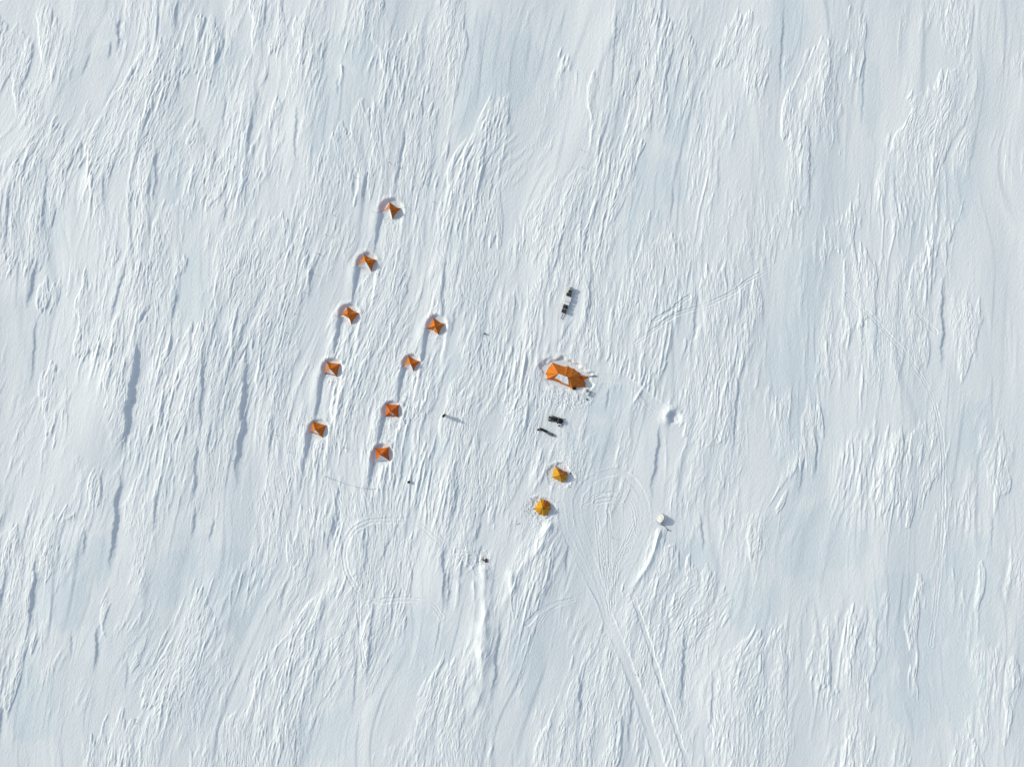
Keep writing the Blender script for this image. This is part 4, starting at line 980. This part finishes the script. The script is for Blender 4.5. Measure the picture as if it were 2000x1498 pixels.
# thin rope strung over the snow
P = smooth_line([(637, 931), (655, 938), (680, 947), (705, 953), (716.5, 954), (760, 956)], 5)
bm = bmesh.new(); tube(bm, [ground(*q, .03) for q in P], .013, 4)
tag(link('rope', bm, DARKC, None, True), 'thin dark rope lying on the snow below the lowest left-row tent', 'rope')

# ---------------------------------------------------------------- the person
def skin_mesh(name, joints, bones, m, parent, root=0, lv=2):
    me = bpy.data.meshes.new(name); me.from_pydata([j[:3] for j in joints], bones, [])
    o = bpy.data.objects.new(name, me); C.objects.link(o)
    sk = o.modifiers.new('s', 'SKIN'); o.modifiers.new('u', 'SUBSURF').levels = lv
    for i, j in enumerate(joints):
        v = me.skin_vertices[0].data[i]; v.radius = (j[3], j[4] if len(j) > 4 else j[3]); v.use_root = (i == root)
    dg = bpy.context.evaluated_depsgraph_get(); dg.update()
    em = bpy.data.meshes.new_from_object(o.evaluated_get(dg)); em.name = name
    o.modifiers.clear(); o.data = em; em.materials.clear(); em.materials.append(m); em.shade_smooth(); o.parent = parent
    return o
def person():
    base = ground(868.2, 811, -.02)
    t = thing('person', 'person in black standing alone, casting a long shadow to the right', 'person', base, math.radians(-42)); t.scale = (1.12, 1.12, 1.06)
    # faces +x locally
    J = [(0, 0, .98, .14, .11), (0, 0, 1.15, .13, .10), (0, 0, 1.36, .16, .11), (0, 0, 1.50, .07), (.01, 0, 1.58, .055), (.02, 0, 1.70, .095), (.015, 0, 1.79, .08),
         (0, .18, 1.45, .065), (-.01, .27, 1.18, .045), (.06, .28, .95, .034), (0, -.18, 1.45, .065), (-.01, -.27, 1.18, .045), (.06, -.28, .95, .034),
         (0, .10, .92, .095), (.01, .13, .50, .062), (-.02, .15, .09, .042), (.12, .16, .05, .035), (0, -.10, .92, .095), (.01, -.13, .50, .062), (-.02, -.15, .09, .042), (.12, -.16, .05, .035)]
    B = [(0, 1), (1, 2), (2, 3), (3, 4), (4, 5), (5, 6), (2, 7), (7, 8), (8, 9), (2, 10), (10, 11), (11, 12), (0, 13), (13, 14), (14, 15), (15, 16), (0, 17), (17, 18), (18, 19), (19, 20)]
    skin_mesh('body', J, B, SKIN, t)
    JJ = [(0, 0, .72, .23, .20), (0, 0, 1.0, .23, .19), (0, 0, 1.2, .24, .20), (0, 0, 1.42, .26, .20), (0, 0, 1.60, .13), (0, .19, 1.43, .12), (-.01, .29, 1.19, .11), (.06, .30, .90, .09), (0, -.19, 1.43, .12), (-.01, -.29, 1.19, .11), (.06, -.30, .90, .09)]
    skin_mesh('jacket', JJ, [(0, 1), (1, 2), (2, 3), (3, 4), (3, 5), (5, 6), (6, 7), (3, 8), (8, 9), (9, 10)], BLACKC, t)
    JT = [(0, 0, 1.0, .20, .16), (0, .11, .86, .14), (.01, .14, .50, .11), (-.02, .155, .10, .10), (0, -.11, .86, .14), (.01, -.14, .50, .11), (-.02, -.155, .10, .10)]
    skin_mesh('trousers', JT, [(0, 1), (1, 2), (2, 3), (0, 4), (4, 5), (5, 6)], mat('black_trousers', (.014, .015, .02), .85), t)
    for s in (-1, 1):
        skin_mesh('boot', [(-.04, s * .155, .30, .10), (-.04, s * .155, .09, .11), (.15, s * .165, .07, .08)], [(0, 1), (1, 2)], BLACK, t)
        skin_mesh('glove', [(.06, s * .30, .97, .055), (.08, s * .295, .87, .06, .045), (.10, s * .285, .79, .03, .02), (.13, s * .25, .88, .016), (.15, s * .24, .84, .014), (.10, s * .31, .77, .013), (.12, s * .27, .76, .013), (.09, s * .325, .80, .012)],
                  [(0, 1), (1, 2), (1, 3), (3, 4), (2, 5), (2, 6), (1, 7)], BLACKC, t)
    bm = bmesh.new(); lathe(bm, [(.118, 1.715), (.124, 1.75), (.122, 1.79), (.108, 1.84), (.082, 1.875), (.045, 1.897), (.008, 1.905)], 16, (.015, 0, 0)); link('hat', bm, BLACKC, t, True)
    bm = bmesh.new(); lathe(bm, [(.08, 1.60), (.095, 1.66), (.10, 1.71)], 14, (-.035, 0, 0)); link('hair', bm, HAIR, t, True)
    for s in (-1, 1):
        bm = bmesh.new(); bmesh.ops.create_uvsphere(bm, u_segments=8, v_segments=6, radius=.013, matrix=Matrix.Translation((.108, s * .034, 1.695))); link('eye', bm, BLACK, t, True)
    bm = bmesh.new(); tube(bm, [(.105, 0, 1.69), (.135, 0, 1.655), (.11, 0, 1.645)], [.012, .018, .012], 6); link('nose', bm, SKIN, t, True)
    bm = bmesh.new(); tube(bm, [(.10, -.028, 1.618), (.112, 0, 1.615), (.10, .028, 1.618)], .007, 5); link('mouth', bm, mat('lips', (.35, .13, .11), .5), t, True)
person()
